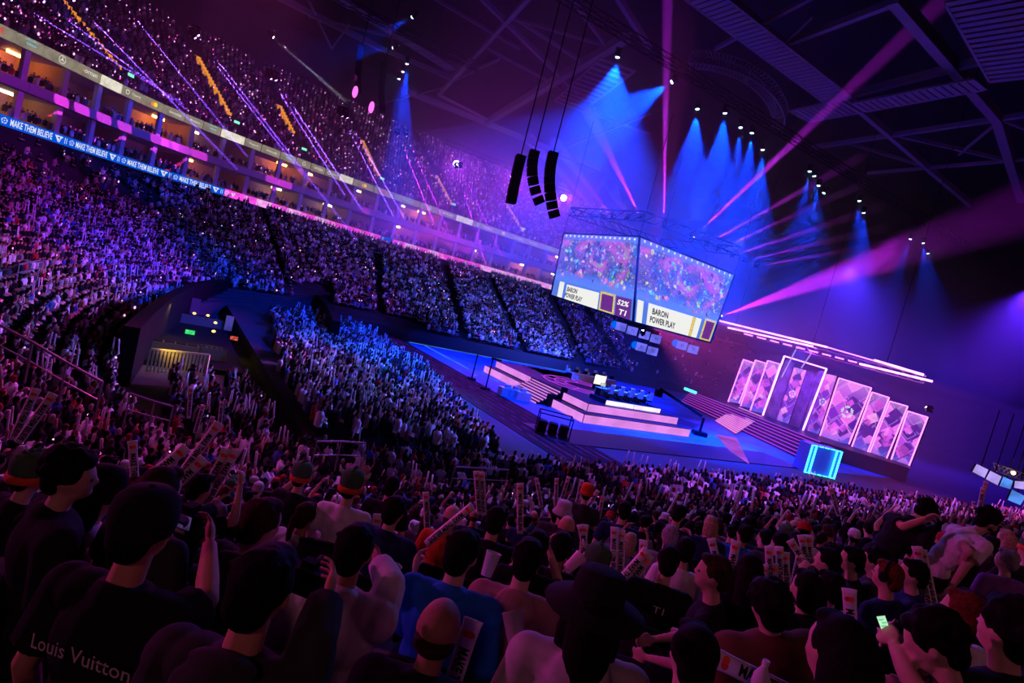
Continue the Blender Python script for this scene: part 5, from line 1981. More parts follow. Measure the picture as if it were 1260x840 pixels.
# hair and hats are modelled in the head frame
def hair_mesh(kind, seed=0):
    r = random.Random(seed)
    mb = MB()
    if kind != 'bald':
        mb.ball((0, -.008, .142), (.083, .096, .088), 14, 10)
        mb.ball((0, -.05, .085), (.07, .055, .075), 12, 8)
        for s in (-1, 1):
            mb.ball((s * .066, .0, .13), (.02, .055, .05), 8, 6)
        mb.ball((0, .062, .195), (.062, .036, .026), 10, 6)
    if kind == 'bald':
        mb.ball((0, -.02, .072), (.079, .092, .046), 16, 8)
    if kind == 'short':
        for k in range(26):
            a, b = r.uniform(0, 6.28), r.uniform(.1, 1.3)
            d = V((math.cos(a) * math.cos(b), math.sin(a) * math.cos(b), math.sin(b)))
            p = V((d.x * .082, -.008 + d.y * .095, .145 + d.z * .085))
            if p.y > .06 and p.z < .17:
                continue
            mb.tube([p - d * .02, p + d * .006 + V((r.uniform(-.012, .012), r.uniform(-.012, .012), 0))], [.02, .009], 6)
    if kind == 'fluffy':
        for k in range(46):
            a, b = r.uniform(0, 6.28), r.uniform(-.2, 1.4)
            d = V((math.cos(a) * math.cos(b), math.sin(a) * math.cos(b), math.sin(b)))
            p = V((d.x * .088, -.012 + d.y * .098, .145 + d.z * .09))
            if p.y > .05 and p.z < .18:
                continue
            mb.ball(p, r.uniform(.02, .034), 7, 5)
    if kind in ('long', 'wavy'):
        mb.tube([(0, -.045, .13), (0, -.085, .02), (0, -.105, -.12), (0, -.10, -.24)], [.085, .088, .08, .05], 12)
        for s in (-1, 1):
            mb.tube([(s * .07, -.01, .12), (s * .085, -.01, .0), (s * .09, -.02, -.12)], [.03, .034, .02], 8)
        if kind == 'wavy':
            for k in range(30):
                a = r.uniform(2.6, 6.8)
                z = r.uniform(-.2, .14)
                mb.ball((math.cos(a) * .095, -.045 + math.sin(a) * .07, z), r.uniform(.022, .036), 6, 4)
    if kind == 'bob':
        mb.tube([(0, -.04, .14), (0, -.06, .05), (0, -.06, -.02)], [.088, .095, .088], 12)
    if kind == 'bun':
        mb.ball((0, -.09, .2), (.042, .042, .04), 10, 8)
    if kind == 'ponytail':
        mb.tube([(0, -.09, .16), (0, -.14, .12), (0, -.15, .0), (0, -.14, -.12)], [.025, .03, .028, .012], 8)
    return remesh(mb, .011, M_HAIRM, 'hair', .35, 2)

HAIRS = {k: hair_mesh(k, i) for i, k in enumerate(('short', 'fluffy', 'long', 'wavy', 'bob', 'bun', 'ponytail', 'bald', 'plain'))}
def lathe(profile, n=20):
    mb = MB()
    for i, (r, z) in enumerate(profile):
        for j in range(n):
            a = 2 * math.pi * j / n
            mb.v.append((math.cos(a) * r, math.sin(a) * r, z))
    for i in range(len(profile) - 1):
        for j in range(n):
            a, b = i * n + j, i * n + (j + 1) % n
            mb.f.append((a, b, b + n, a + n))
            mb.m.append(0)
    mb.f.append(tuple((len(profile) - 1) * n + j for j in range(n)))
    mb.m.append(0)
    return mb
def hat_meshes():
    out = {}
    d = lathe([(.088, .10), (.094, .13), (.095, .17), (.086, .21), (.06, .238), (.02, .246)])
    d.v = [(x, y * 1.14 - .004, z) for x, y, z in d.v]
    d.ball((0, -.004, .248), (.01, .01, .006), 8, 4)
    out['cap'] = [('crown', d.mesh('crown', M_CLOTHM, True)), ]
    b = MB()
    n = 10
    for j in range(n + 1):
        a = math.pi * j / n
        b.v += [(math.cos(a) * .085, .075 + math.sin(a) * .015, .125), (math.cos(a) * .08, .085 + math.sin(a) * .085, .112), (math.cos(a) * .085, .075 + math.sin(a) * .015, .118), (math.cos(a) * .08, .085 + math.sin(a) * .085, .106)]
    for j in range(n):
        k = j * 4
        b.f += [(k, k + 4, k + 5, k + 1), (k + 2, k + 3, k + 7, k + 6), (k + 1, k + 5, k + 7, k + 3)]
        b.m += [0, 0, 0]
    out['cap'].append(('brim', b.mesh('brim', M_CLOTHM, True)))
    d = lathe([(.090, .085), (.097, .085), (.098, .125), (.093, .13), (.097, .17), (.090, .215), (.062, .25), (.02, .262)])
    d.v = [(x, y * 1.12 - .005, z) for x, y, z in d.v]
    out['beanie'] = [('knit_crown', d.mesh('knit_crown', M_CLOTHM, True))]
    d = lathe([(.185, .095), (.188, .10), (.10, .135), (.098, .14), (.094, .19), (.082, .228), (.05, .24)])
    d.v = [(x, y * 1.1, z) for x, y, z in d.v]
    out['wide_hat'] = [('felt_brim_and_crown', d.mesh('felt_hat', M_CLOTHM, True))]
    d = lathe([(.125, .075), (.128, .08), (.096, .13), (.09, .19), (.08, .225), (.03, .235)])
    d.v = [(x, y * 1.12, z) for x, y, z in d.v]
    out['bucket'] = [('bucket_hat', d.mesh('bucket_hat', M_CLOTHM, True))]
    # green knitted hat with an orange band, white horns and a spiny ridge
    g = lathe([(.094, .115), (.102, .15), (.104, .19), (.094, .23), (.066, .262), (.02, .272)])
    g.v = [(x, y * 1.12 - .004, z) for x, y, z in g.v]
    for k in range(6):
        a = -.9 + k * .36
        p = V((0, math.sin(a) * -.11, .17 + math.cos(a) * .10))
        g.tube([p, p + V((0, math.sin(a) * -.02, math.cos(a) * .03))], [.022, .004], 6)
    out['horned'] = [('green_crown', g.mesh('green_crown', M_CLOTHM, True))]
    w = lathe([(.098, .075), (.106, .078), (.107, .12), (.1, .125)])
    w.v = [(x, y * 1.12 - .004, z) for x, y, z in w.v]
    out['horned'].append(('orange_band', w.mesh('orange_band', mat('orange_knit', (.75, .10, .03), .9), True)))
    for s in (-1, 1):
        h = MB().tube([(s * .085, .02, .20), (s * .125, .02, .225), (s * .14, .02, .265)], [.022, .017, .004], 8)
        out['horned'].append(('horn', h.mesh('horn', mat('white_felt', (.75, .72, .65), .9), True)))
    return out
HATS = hat_meshes()

PEOPLE = []
GLASS = MB().tube([(-.05 + .0, .108, .118), (.05, .108, .118)], .003, 5)
for s in (-1, 1):
    for k in range(12):
        a, b = 2 * math.pi * k / 12, 2 * math.pi * (k + 1) / 12
        GLASS.tube([(s * .033 + math.cos(a) * .022, .11, .116 + math.sin(a) * .019), (s * .033 + math.cos(b) * .022, .11, .116 + math.sin(b) * .019)], .0025, 4, caps=False)
    GLASS.tube([(s * .055, .108, .12), (s * .08, .0, .118)], .0025, 4)
ME_GLASSES = GLASS.mesh('glasses', M_BLACK)
EYE_M = MB()
for s in (-1, 1):
    EYE_M.ball((s * .031, .092, .112), (.013, .008, .008), 8, 6)
ME_EYES = EYE_M.mesh('eyes', mat('dark_eye', (.05, .03, .03), .25), True)
HPH = MB()
for k in range(10):
    a, b = math.pi * k / 10, math.pi * (k + 1) / 10
    HPH.tube([(math.cos(a) * .095, -.005, .13 + math.sin(a) * .115), (math.cos(b) * .095, -.005, .13 + math.sin(b) * .115)], .009, 5)
for s in (-1, 1):
    HPH.ball((s * .092, 0, .11), (.02, .036, .04), 10, 6)
ME_HPH = HPH.mesh('headphones', M_BLACK, True)

def make_person(P, hair='short', hat=None, ctop=(.02, .02, .025), ctr=(.02, .02, .03), chair=(.012, .01, .01), cskin=(.6, .4, .3), chat=(.02, .02, .02), label='', group=None, extra=()):
    t = thing('person', label, 'person', group)
    b = link('body', P['body'], t); b.color = (*cskin, 1)
    c = link(P['topname'], P['top'], t); c.color = (*ctop, 1)
    if 'trousers' in P:
        c = link('trousers', P['trousers'], t); c.color = (*ctr, 1)
        for sh_ in P['shoes']:
            link('shoe', sh_, t)
    h = link('hair', HAIRS[hair], t); h.matrix_local = P['H']; h.color = (*chair, 1)
    if hat:
        for k, (nm, me) in enumerate(HATS[hat]):
            if k == 0:
                hroot = link(hat + '_hat' if hat in ('horned',) else hat, me, t)
                hroot.matrix_local = P['H']; hroot.color = (*chat, 1)
            else:
                o = link(nm, me, hroot); o.color = (*chat, 1)
    if 'glasses' in extra:
        o = link('glasses', ME_GLASSES, t); o.matrix_local = P['H']
    if 'headphones' in extra:
        o = link('headphones', ME_HPH, t); o.matrix_local = P['H']
    if 'eyes' in extra:
        o = link('eyes', ME_EYES, t); o.matrix_local = P['H']
    t['_p'] = 0
    del t['_p']
    PEOPLE.append(t)
    return t

# inflatable cheering stick
def stick_meshes():
    L = .62
    mb = MB()
    for i, (y, w, d) in enumerate([(0, .030, .006), (.02, .036, .012), (.07, .038, .026), (.3, .039, .028), (.52, .038, .026), (.59, .040, .014), (L, .044, .004)]):
        for j in range(10):
            a = 2 * math.pi * j / 10
            mb.v.append((math.cos(a) * w, math.sin(a) * d, y))
    for i in range(6):
        for j in range(10):
            a, b = i * 10 + j, i * 10 + (j + 1) % 10
            mb.f.append((a, b, b + 10, a + 10)); mb.m.append(0)
    mb.f += [tuple(reversed(range(10))), tuple(60 + j for j in range(10))]; mb.m += [0, 0]
    body = mb.mesh('tube', mat('white_film', (.75, .72, .76), .35, noise=.03), True)
    txt = text_mesh('MAKE THEM BELIEVE', mat('black_print', (.01, .01, .012), .5, noise=0), .44, .048, bold=.03)
    marks = []
    for dx, m_ in ((-.011, mat('red_print', (.85, .03, .02), .5, noise=0)), (.011, mat('orange_red_print', (.9, .12, .02), .5, noise=0))):
        mk = MB()
        mk.v = [(dx + math.cos(2 * math.pi * k / 14) * .017, math.sin(2 * math.pi * k / 14) * .017, 0) for k in range(14)]
        mk.f = [tuple(range(14))]; mk.m = [0]
        marks.append(mk.mesh('round_mark', m_))
    return body, txt, marks
ST_BODY, ST_TXT, ST_MARK = stick_meshes()
NST = [0]

def stick(base, top, label, face=None, group='white cheering sticks'):
    """stick from its held end to its free end, print turned to the camera"""
    base, top = V(base), V(top)
    t = thing('cheering_stick', label, 'cheering stick', group, base)
    z = (top - base).normalized()
    n = (EYE - base) if face is None else V(face)
    n = (n - z * n.dot(z)).normalized()
    x = z.cross(n)
    M3 = Matrix((x, -n, z)).transposed()
    sc = (top - base).length / .62
    t.rotation_euler = M3.to_euler()
    t.scale = (sc, sc, sc)
    link('tube', ST_BODY, t)
    for sgn in (1, -1):
        R_ = Matrix.Rotation(math.pi / 2, 4, 'X') if sgn == 1 else Matrix.Rotation(math.pi, 4, 'Z') @ Matrix.Rotation(math.pi / 2, 4, 'X')
        o = link('lettering', ST_TXT, t)
        o.matrix_local = Matrix.Translation((0, -.031 * sgn, .28)) @ R_ @ Matrix.Rotation(-math.pi / 2, 4, 'Z')
        for k, mk in enumerate(ST_MARK):
            q = link('round_mark', mk, t)
            q.matrix_local = Matrix.Translation((0, -(.0275 + .001 * k) * sgn, .565)) @ R_
    NST[0] += 1
    return t

CL = dict(black=(.018, .018, .022), charcoal=(.05, .05, .055), grey=(.22, .21, .24), pale=(.55, .5, .55), white=(.75, .72, .76), navy=(.02, .03, .10), blue=(.02, .18, .62), brown=(.14, .07, .04), tan=(.42, .26, .2),
          pink=(.7, .35, .45), red=(.45, .03, .03), orange=(.65, .12, .04), green=(.07, .18, .08), maroon=(.18, .03, .05), teal=(.05, .25, .28), olive=(.15, .14, .06), purple=(.2, .08, .3))
HC = dict(black=(.010, .009, .009), brown=(.05, .03, .02), auburn=(.18, .04, .025), blond=(.5, .38, .22), grey=(.35, .33, .34), bleached=(.7, .6, .5))

def place_head(t, P, px, py, y, yaw, sc=1.0):
    """put a person so that the centre of the head is seen at a pixel, at distance y"""
    hc = P['H'] @ V((0, .01, .11))
    t.rotation_euler = (0, 0, yaw)
    t.scale = (sc, sc, sc)
    R = Matrix.Rotation(yaw, 3, 'Z')
    t.location = at_y(px, py, y) - R @ (hc * sc)
    return t

def to_local(px, py, y, hp, P_H_guess, yaw, sc=1.0):
    """pixel + distance to person space, for a person whose head centre is at hp=(px, py, y)"""
    hc = P_H_guess @ V((0, .01, .11))
    R = Matrix.Rotation(yaw, 3, 'Z')
    loc = at_y(*hp) - R @ (hc * sc)
    return R.inverted() @ (at_y(px, py, y) - loc) / sc

HERO_PX = []
ALLH = []
def hero(px, py, y, label, yaw=0, hair='short', hat=None, top='shirt', col='black', hc='black', chat='black', arms=('lap', 'lap'), head=(0, 0, 0), lean=.06, side=0, twist=0, skin=(.6, .4, .3), tr='black', stand=False, sc=1.0,
         wristR=None, elbowR=None, wristL=None, elbowL=None, hands=False, voxel=.0145, extra=(), female=False, fat=0.0, dec=.3):
    yw = math.radians(yaw) - .12
    U = upper_T(lean, side, twist)
    if stand:
        U = Matrix.Translation((0, 0, .43)) @ U
    hd = tuple(math.radians(a) for a in head)
    H = U @ head_T(*hd)
    cus = {}
    for i, (e, w) in enumerate(((elbowL, wristL), (elbowR, wristR))):
        if e:
            cus[i] = (to_local(*e, (px, py, y), H, yw, sc), to_local(*w, (px, py, y), H, yw, sc))
    P = person_meshes(arms, hd, lean, side, twist, top, stand, voxel, cus, dec, hands, female, fat=fat)
    c = CL[col] if isinstance(col, str) else col
    t = make_person(P, hair, hat, c, CL[tr], HC[hc] if isinstance(hc, str) else hc, skin, CL[chat] if isinstance(chat, str) else chat, label, None, extra)
    place_head(t, P, px, py, y, yw, sc)
    w = .2 * F_PX / y
    HERO_PX.append((px, py, w))
    ALLH.append((t, P))
    return t, P

def wrist_world(t, P, i):
    M = Matrix.Translation(t.location) @ Matrix.Rotation(t.rotation_euler[2], 4, 'Z') @ Matrix.Scale(t.scale[0], 4)
    w, d, ac, sv = P['wr'][i]
    R = M.to_3x3()
    return M @ w, (R @ d).normalized(), (R @ sv).normalized()

def print_on_back(t, P, lines, z, w, h, m, dy=-.15, curve=0.0, name='back_print', step=.05, tilt=0.0, sx=0.0):
    """flat lettering laid on the back of a top"""
    for k, s in enumerate(lines):
        me = text_mesh(s, m, w if not isinstance(w, (list, tuple)) else w[k], h, bold=.005, shear=0)
        me = me.copy()
        for v in me.vertices:
            x = v.co.x + sx
            yy = dy + (x / .2) ** 2 * .035
            zz = z - k * step + v.co.y + curve * x * x
            v.co = (-x * -1, yy, zz)
        o = link(name, me, t)
    return t

# ------------------------------------------------------------------ the people nearest to the camera, one by one
SK1, SK2, SK3 = (.62, .42, .32), (.5, .31, .22), (.4, .24, .16)
M_PRINTW = mat('white_print', (.75, .7, .72), .8, noise=.1)
t1, P1 = hero(178, 648, 1.78, 'man in black cap and black T-shirt with white back lettering, raising a camera', hat='cap', col='black', wristR=(258, 668, 2.05), elbowR=(254, 738, 1.85), arms=('down', 'up'), hands=True, voxel=.0065, skin=(.62, .33, .22), dec=.16, fat=.01)
print_on_back(t1, P1, ['Louis Vuitton'], .93, .31, .045, M_PRINTW, dy=-.158, sx=.03, curve=-.8)
t2, P2 = hero(322, 722, 1.55, 'person in charcoal hoodie with thick black hair, filming with a camera rig', top='hoodie', col='charcoal', hair='short', wristR=(402, 735, 1.75), elbowR=(385, 790, 1.6), hands=True, voxel=.0065, dec=.16, skin=(.62, .33, .22), female=False)
t3, P3 = hero(540, 772, 2.05, 'balding man in black top, nearest the bottom centre', hair='bald', top='jacket', col='black', skin=(.40, .22, .16), hc='brown')
t4, P4 = hero(733, 742, 1.95, 'person in wide black hat and pale hoodie', hat='wide_hat', top='hoodie', col='pale', hair='long', sc=.95)
t5, P5 = hero(852, 806, 2.05, 'dark-haired person cut off by the bottom edge, right of the wide black hat', yaw=8, hair='plain', top='shirt', col='pale')
t6, P6 = hero(1030, 800, 1.8, 'person with large smooth black hair, cheek rimmed in pink, in black jacket', yaw=20, hair='bob', top='jacket', col='black', fat=.0)
t7, P7 = hero(1148, 792, 2.25, 'person in charcoal T-shirt bent over a glowing phone', yaw=58, hair='fluffy', col='charcoal', head=(0, 22, 0), lean=.2, wristL=(1100, 792, 2.35), elbowL=(1120, 835, 2.2), wristR=(1107, 795, 2.45), elbowR=(1150, 850, 2.5), hands=True, voxel=.007)
t8, P8 = hero(436, 676, 2.5, 'black-haired person in off-white sweatshirt with high collar, eating with one hand', top='jacket', col='white', hair='short', wristR=(467, 692, 2.75), elbowR=(480, 720, 2.6), hands=True, voxel=.008, skin=(.55, .3, .2))
t9, P9 = hero(568, 680, 2.8, 'person in saturated blue sweatshirt with tall black hair and one bare forearm up', top='jacket', col='blue', hair='short', arms=('lap', 'lap'), head=(-12, 0, 0), wristL=(510, 705, 3.0), elbowL=(500, 765, 2.9), hands=True, voxel=.008)
t10, P10 = hero(648, 688, 3.1, 'black-haired person in dusty pink hoodie in front of the wide black hat', top='hoodie', col=(.42, .22, .2), hair='short')
t11, P11 = hero(733, 694, 4.3, 'spectator in green horned hat with orange band, both hands raised to it', hat='horned', chat='green', col='black', arms=('camera', 'camera'), skin=(.62, .36, .28))
t12, P12 = hero(822, 690, 4.3, 'black-haired man in black T-shirt with small white back print', col='black', yaw=-5)
print_on_back(t12, P12, ['T1'], .93, .08, .05, M_PRINTW, dy=-.15)
hero(843, 676, 5.2, 'short-haired person in pale pink T-shirt beside the printed black T-shirt', col='white', hair='plain')
hero(877, 705, 3.5, 'person in black turned left in profile, brown hair, pink face', yaw=75, hair='short', hc='brown', col='black', head=(5, 0, 0), extra=('eyes',), skin=(.6, .35, .3))
hero(921, 702, 3.8, 'person with long straight black hair left of the cluster of sticks', hair='long', col='black')
hero(946, 745, 2.75, 'person in loose brown coat with black hair, leaning left', yaw=10, hair='fluffy', top='jacket', col='brown', side=-.25, fat=.04)
t18, P18 = hero(1184, 752, 3.1, 'person with auburn hair and headset in white T-shirt with black shoulder strap', yaw=28, hair='plain', hc='auburn', col='white', head=(10, 0, 0))
o = MB().tube([(-.15, .02, 1.06), (-.17, -.08, 1.02), (-.10, -.155, .9), (.05, -.16, .75), (.16, -.1, .6)], .022, 6).build('shoulder_strap', M_BLACK, t18)
hero(1240, 775, 2.3, 'person with big curly black hair at the right edge', yaw=20, hair='fluffy', col='black', top='jacket', sc=1.05)
t20, P20 = hero(1216, 641, 5.6, 'bearded man in glasses and white T-shirt, standing bent toward the right', yaw=-82, hair='fluffy', hc='black', col='white', stand=True, lean=.62, head=(0, -18, 0), arms=('down', 'down'), extra=('glasses', 'eyes'), hands=True, voxel=.008, skin=(.55, .34, .26), wristL=(1178, 700, 5.5), elbowL=(1193, 680, 5.3))
bd = MB().ball((0, .075, .035), (.05, .045, .035), 10, 8).ball((0, .03, .05), (.066, .05, .03), 10, 8)
o = link('beard', remesh(bd, .01, M_HAIRM, 'beard', .4), t20); o.matrix_local = P20['H']; o.color = (.012, .01, .01, 1)
o = MB().tube([(0, 0, 0), (0, .001, .03)], .036, 10).build('wristwatch', M_BLACK, t20)
w_, d_, a_, s_ = P20['wr'][0]
o.matrix_local = Matrix.Translation(w_ - d_ * .12) @ d_.to_track_quat('Z', 'Y').to_matrix().to_4x4() @ Matrix.Scale(.95, 4)
t21, P21 = hero(1138, 630, 5.9, 'man in black shirt bending forward with a forearm across his brow', yaw=-60, hair='fluffy', col='black', stand=True, lean=.75, elbowL=(1112, 648, 5.7), wristL=(1138, 638, 5.6), skin=(.7, .38, .25), hands=True, voxel=.008)
hero(1092, 708, 4.4, 'person with headset band and reddish face in navy top', yaw=40, hair='plain', hc='auburn', col='navy', extra=('headphones', 'eyes'), skin=(.6, .34, .28))
hero(1123, 706, 4.6, 'person in navy jacket turned toward the headset wearer', yaw=70, hair='short', col='navy', top='jacket', extra=('eyes',))
hero(1048, 688, 5.2, 'black-haired person in profile just right of the stick cluster', yaw=70, hair='short', col='black', extra=('eyes',))
hero(1075, 690, 5.4, 'black-haired person in dark jacket behind the lone big stick', yaw=60, hair='fluffy', col='charcoal', top='jacket')
hero(1018, 690, 5.1, 'person rubbing the face with one raised hand beside the stick cluster', yaw=50, hair='short', col='black', arms=('chin', 'lap'))
hero(992, 722, 3.9, 'long-haired person with pink-lit ear below the stick cluster', yaw=22, hair='bob', col='black')
hero(1020, 722, 4.2, 'person in black between the stick cluster and the lone big stick', yaw=30, hair='short', col='black')
t28, P28 = hero(38, 584, 3.6, 'spectator in green horned hat and black shirt printed with rows of white letters', hat='horned', chat='green', col='black', yaw=-15, top='shirt')
print_on_back(t28, P28, ['SAN FRAN', 'CISCO 22', 'FRANCISCO', 'TOUR'], 1.0, (.26, .26, .28, .12), .035, M_PRINTW, dy=-.155, step=.052)
hero(88, 585, 2.6, 'black-haired person in black jacket turning right toward the raised sticks', yaw=-40, hair='fluffy', col='black', top='jacket', head=(-15, 0, 0), extra=('eyes',))
hero(128, 606, 3.0, 'person in dark beanie and pink hoodie beside the black cap', yaw=-30, hair='long', hat='beanie', top='hoodie', col=(.72, .5, .55), head=(-20, 5, 0), extra=('eyes',))
hero(198, 602, 2.75, 'person with broad dark curls in front of the black cap', yaw=-12, hair='wavy', hc='brown', col='charcoal')
hero(246, 600, 4.6, 'man in black T-shirt holding two sticks beside the raised camera', yaw=-20, hair='short', col='black', arms=('up', 'up'), skin=(.6, .34, .3))
hero(322, 642, 2.7, 'person with dark reddish hair and pink-rimmed cheek in black hoodie', yaw=-18, hair='short', hc=(.05, .012, .015), col='black', top='hoodie')
hero(371, 586, 5.9, 'spectator in green horned hat in front of the dark red hair, arm raised', hat='horned', chat='green', col='black', arms=('camera', 'lap'))
hero(432, 598, 5.0, 'spectator in green horned hat and pale pink T-shirt with broad shoulders', hat='horned', chat='green', col='white', yaw=5)
hero(485, 628, 4.4, 'black-haired person in navy jacket behind the off-white sweatshirt', hair='short', col='navy', top='jacket', yaw=-10)
hero(482, 598, 6.2, 'dark round-haired person between two green hats\' rows', hair='plain', col='black')
hero(556, 634, 5.6, 'bald man in orange-red top seen from behind', hair='bald', hc='brown', col=(.62, .10, .03), skin=(.62, .34, .28))
hero(610, 640, 4.6, 'black-haired person in black hoodie behind the blue sweatshirt', hair='short', col='black', top='hoodie')
hero(697, 648, 5.4, 'shaven-headed man with reddish scalp beside a pair of sticks', hair='bald', col='black', skin=(.6, .3, .22))
hero(693, 628, 6.8, 'person in pale bucket hat behind the shaven head', hair='short', hat='bucket', chat='pale', col='charcoal')
hero(824, 660, 5.8, 'grey-blond person in pale grey top beside two bent sticks', hair='plain', hc='grey', col='grey')
hero(874, 645, 7.4, 'blond person with round hair in the middle rows on the right', hair='bob', hc='blond', col='navy')
hero(768, 628, 7.0, 'person in navy jumper with dark hair behind the twin upright sticks', hair='short', col='navy')
hero(722, 606, 8.4, 'person in bright orange-red hood in the middle rows', hat='beanie', chat=(.7, .1, .03), col='charcoal')
hero(836, 632, 6.9, 'dark-haired man in black T-shirt standing in the row below the blue floor', stand=True, yaw=-35, col='black', arms=('phone', 'phone'), sc=.95)
hero(660, 672, 4.0, 'person in black resting one raised arm on the head', hair='short', col='black', arms=('chin', 'camera'))
hero(690, 672, 4.4, 'black-haired person with raised pink-lit forearm in front of the horned hat', hair='short', col='black', arms=('camera', 'chin'))

# people of the rear edge of the frame: things they hold
def at_hand(t, P, i, k=0.0):
    w, d, sv = wrist_world(t, P, i)
    return w + d * k
cam_p = at_y(231, 640, 2.15)
c = thing('compact_camera', 'black camera held up by the man in the black cap', 'camera', None, cam_p, -.2)
MB().box((0, 0, 0), (.12, .06, .085)).box((0, 0, .05), (.05, .05, .03)).build('camera_body', M_BLACK, c)
MB().tube([(0, .03, 0), (0, .06, 0), (0, .12, 0)], [.036, .038, .034], 16).build('lens', M_BLACK, c)
MB().box((0, -.033, .008), (.075, .006, .05)).build('display', mat('dim_camera_display', emis=(.10, .05, .2), strength=.5, noise=.6, scale=20), c)
MB().box((.0, -.034, -.03), (.05, .004, .012)).build('label_plate', mat('pale_plate', (.5, .35, .45), .5), c)
cam_p = at_y(378, 712, 1.95)
c = thing('camera_rig', 'black camera rig with a tiny red lamp held by the person in the charcoal hoodie', 'camera', None, cam_p, -.2)
MB().box((0, 0, 0), (.13, .07, .09)).box((.0, .0, .055), (.05, .04, .03)).build('camera_body', M_BLACK, c)
MB().tube([(0, .03, 0), (0, .12, 0)], [.038, .042], 16).build('lens', M_BLACK, c)
MB().tube([(.05, 0, .06), (.05, 0, .11), (-.04, 0, .11), (-.04, 0, .06)], .008, 6).build('top_handle', M_BLACK, c)
MB().ball((-.06, -.036, .01), .006).build('tally_lamp', mat('red_tally', emis=(1, .05, .02), strength=5, noise=0), c)
# glowing phone
ph = thing('phone', 'smartphone with bright pale green chat screen held up at the lower right', 'phone', None, at_y(1087.5, 768, 2.42))
pc_ = ph.location
u_ = (at_y(1083, 756, 2.42) - at_y(1092, 780, 2.42)).normalized()
n_ = (EYE - pc_).normalized()
n_ = (n_ - u_ * n_.dot(u_)).normalized()
x_ = u_.cross(n_)
ph.rotation_euler = Matrix((x_, u_, n_)).transposed().to_euler()
MB().box((0, 0, -.005), (.036, .084, .007)).build('case', M_BLACK, ph)
MB().box((0, .0, 0), (.032, .078, .002)).build('screen', mat('phone_screen', emis=(.55, .95, .62), strength=1.0, noise=.1, scale=60), ph)
mb = MB()
for k in range(4):
    mb.box(((-.004, .004, -.002, .005)[k], .024 - k * .015, .0015), (.018, .006, .001))
mb.build('chat_bubble', mat('phone_bubble', emis=(.15, .7, .3), strength=1.0, noise=0), ph)['kind'] = 'stuff'
# cups, bottle
def cup(px, py, y, ang, label, m):
    p = at_y(px, py, y)
    t = thing('plastic_cup', label, 'cup', None, p)
    pr = [(.028, 0), (.033, .05), (.04, .115), (.042, .12), (.039, .12), (.031, .05), (.026, .004)]
    lathe(pr, 18).build('cup_wall', m, t, True)
    t.rotation_euler = ang
M_CUP = mat('clear_cup', (.65, .6, .75), .2, noise=.05)
cup(598, 708, 2.9, (-.25, .1, 0), 'clear plastic cup between the blue sweatshirt and the dusty pink hoodie', M_CUP)
cup(697, 700, 3.3, (-.5, .8, 0), 'tilted pink-lit plastic cup left of the green horned hat', mat('pink_cup', (.85, .5, .75), .3, noise=.05))
cup(636, 798, 2.0, (-.6, -.4, 0), 'grey paper cup beside the pale hoodie at the bottom', mat('paper_cup', (.35, .33, .36), .7))
cup(477, 725, 2.7, (0, 0, 0), 'small clear cup with dark drink beside the off-white sweatshirt', M_CUP)
bt = thing('water_bottle', 'crumpled clear water bottle lit pink near the bottom edge', 'bottle', None, at_y(927, 866, 2.15))
lathe([(.03, 0), (.033, .03), (.028, .06), (.033, .09), (.03, .12), (.012, .155), (.012, .17)], 16).build('bottle_wall', M_CUP, bt, True)
MB().tube([(0, 0, .165), (0, 0, .18)], .014, 12).build('bottle_cap', M_WHITE, bt)

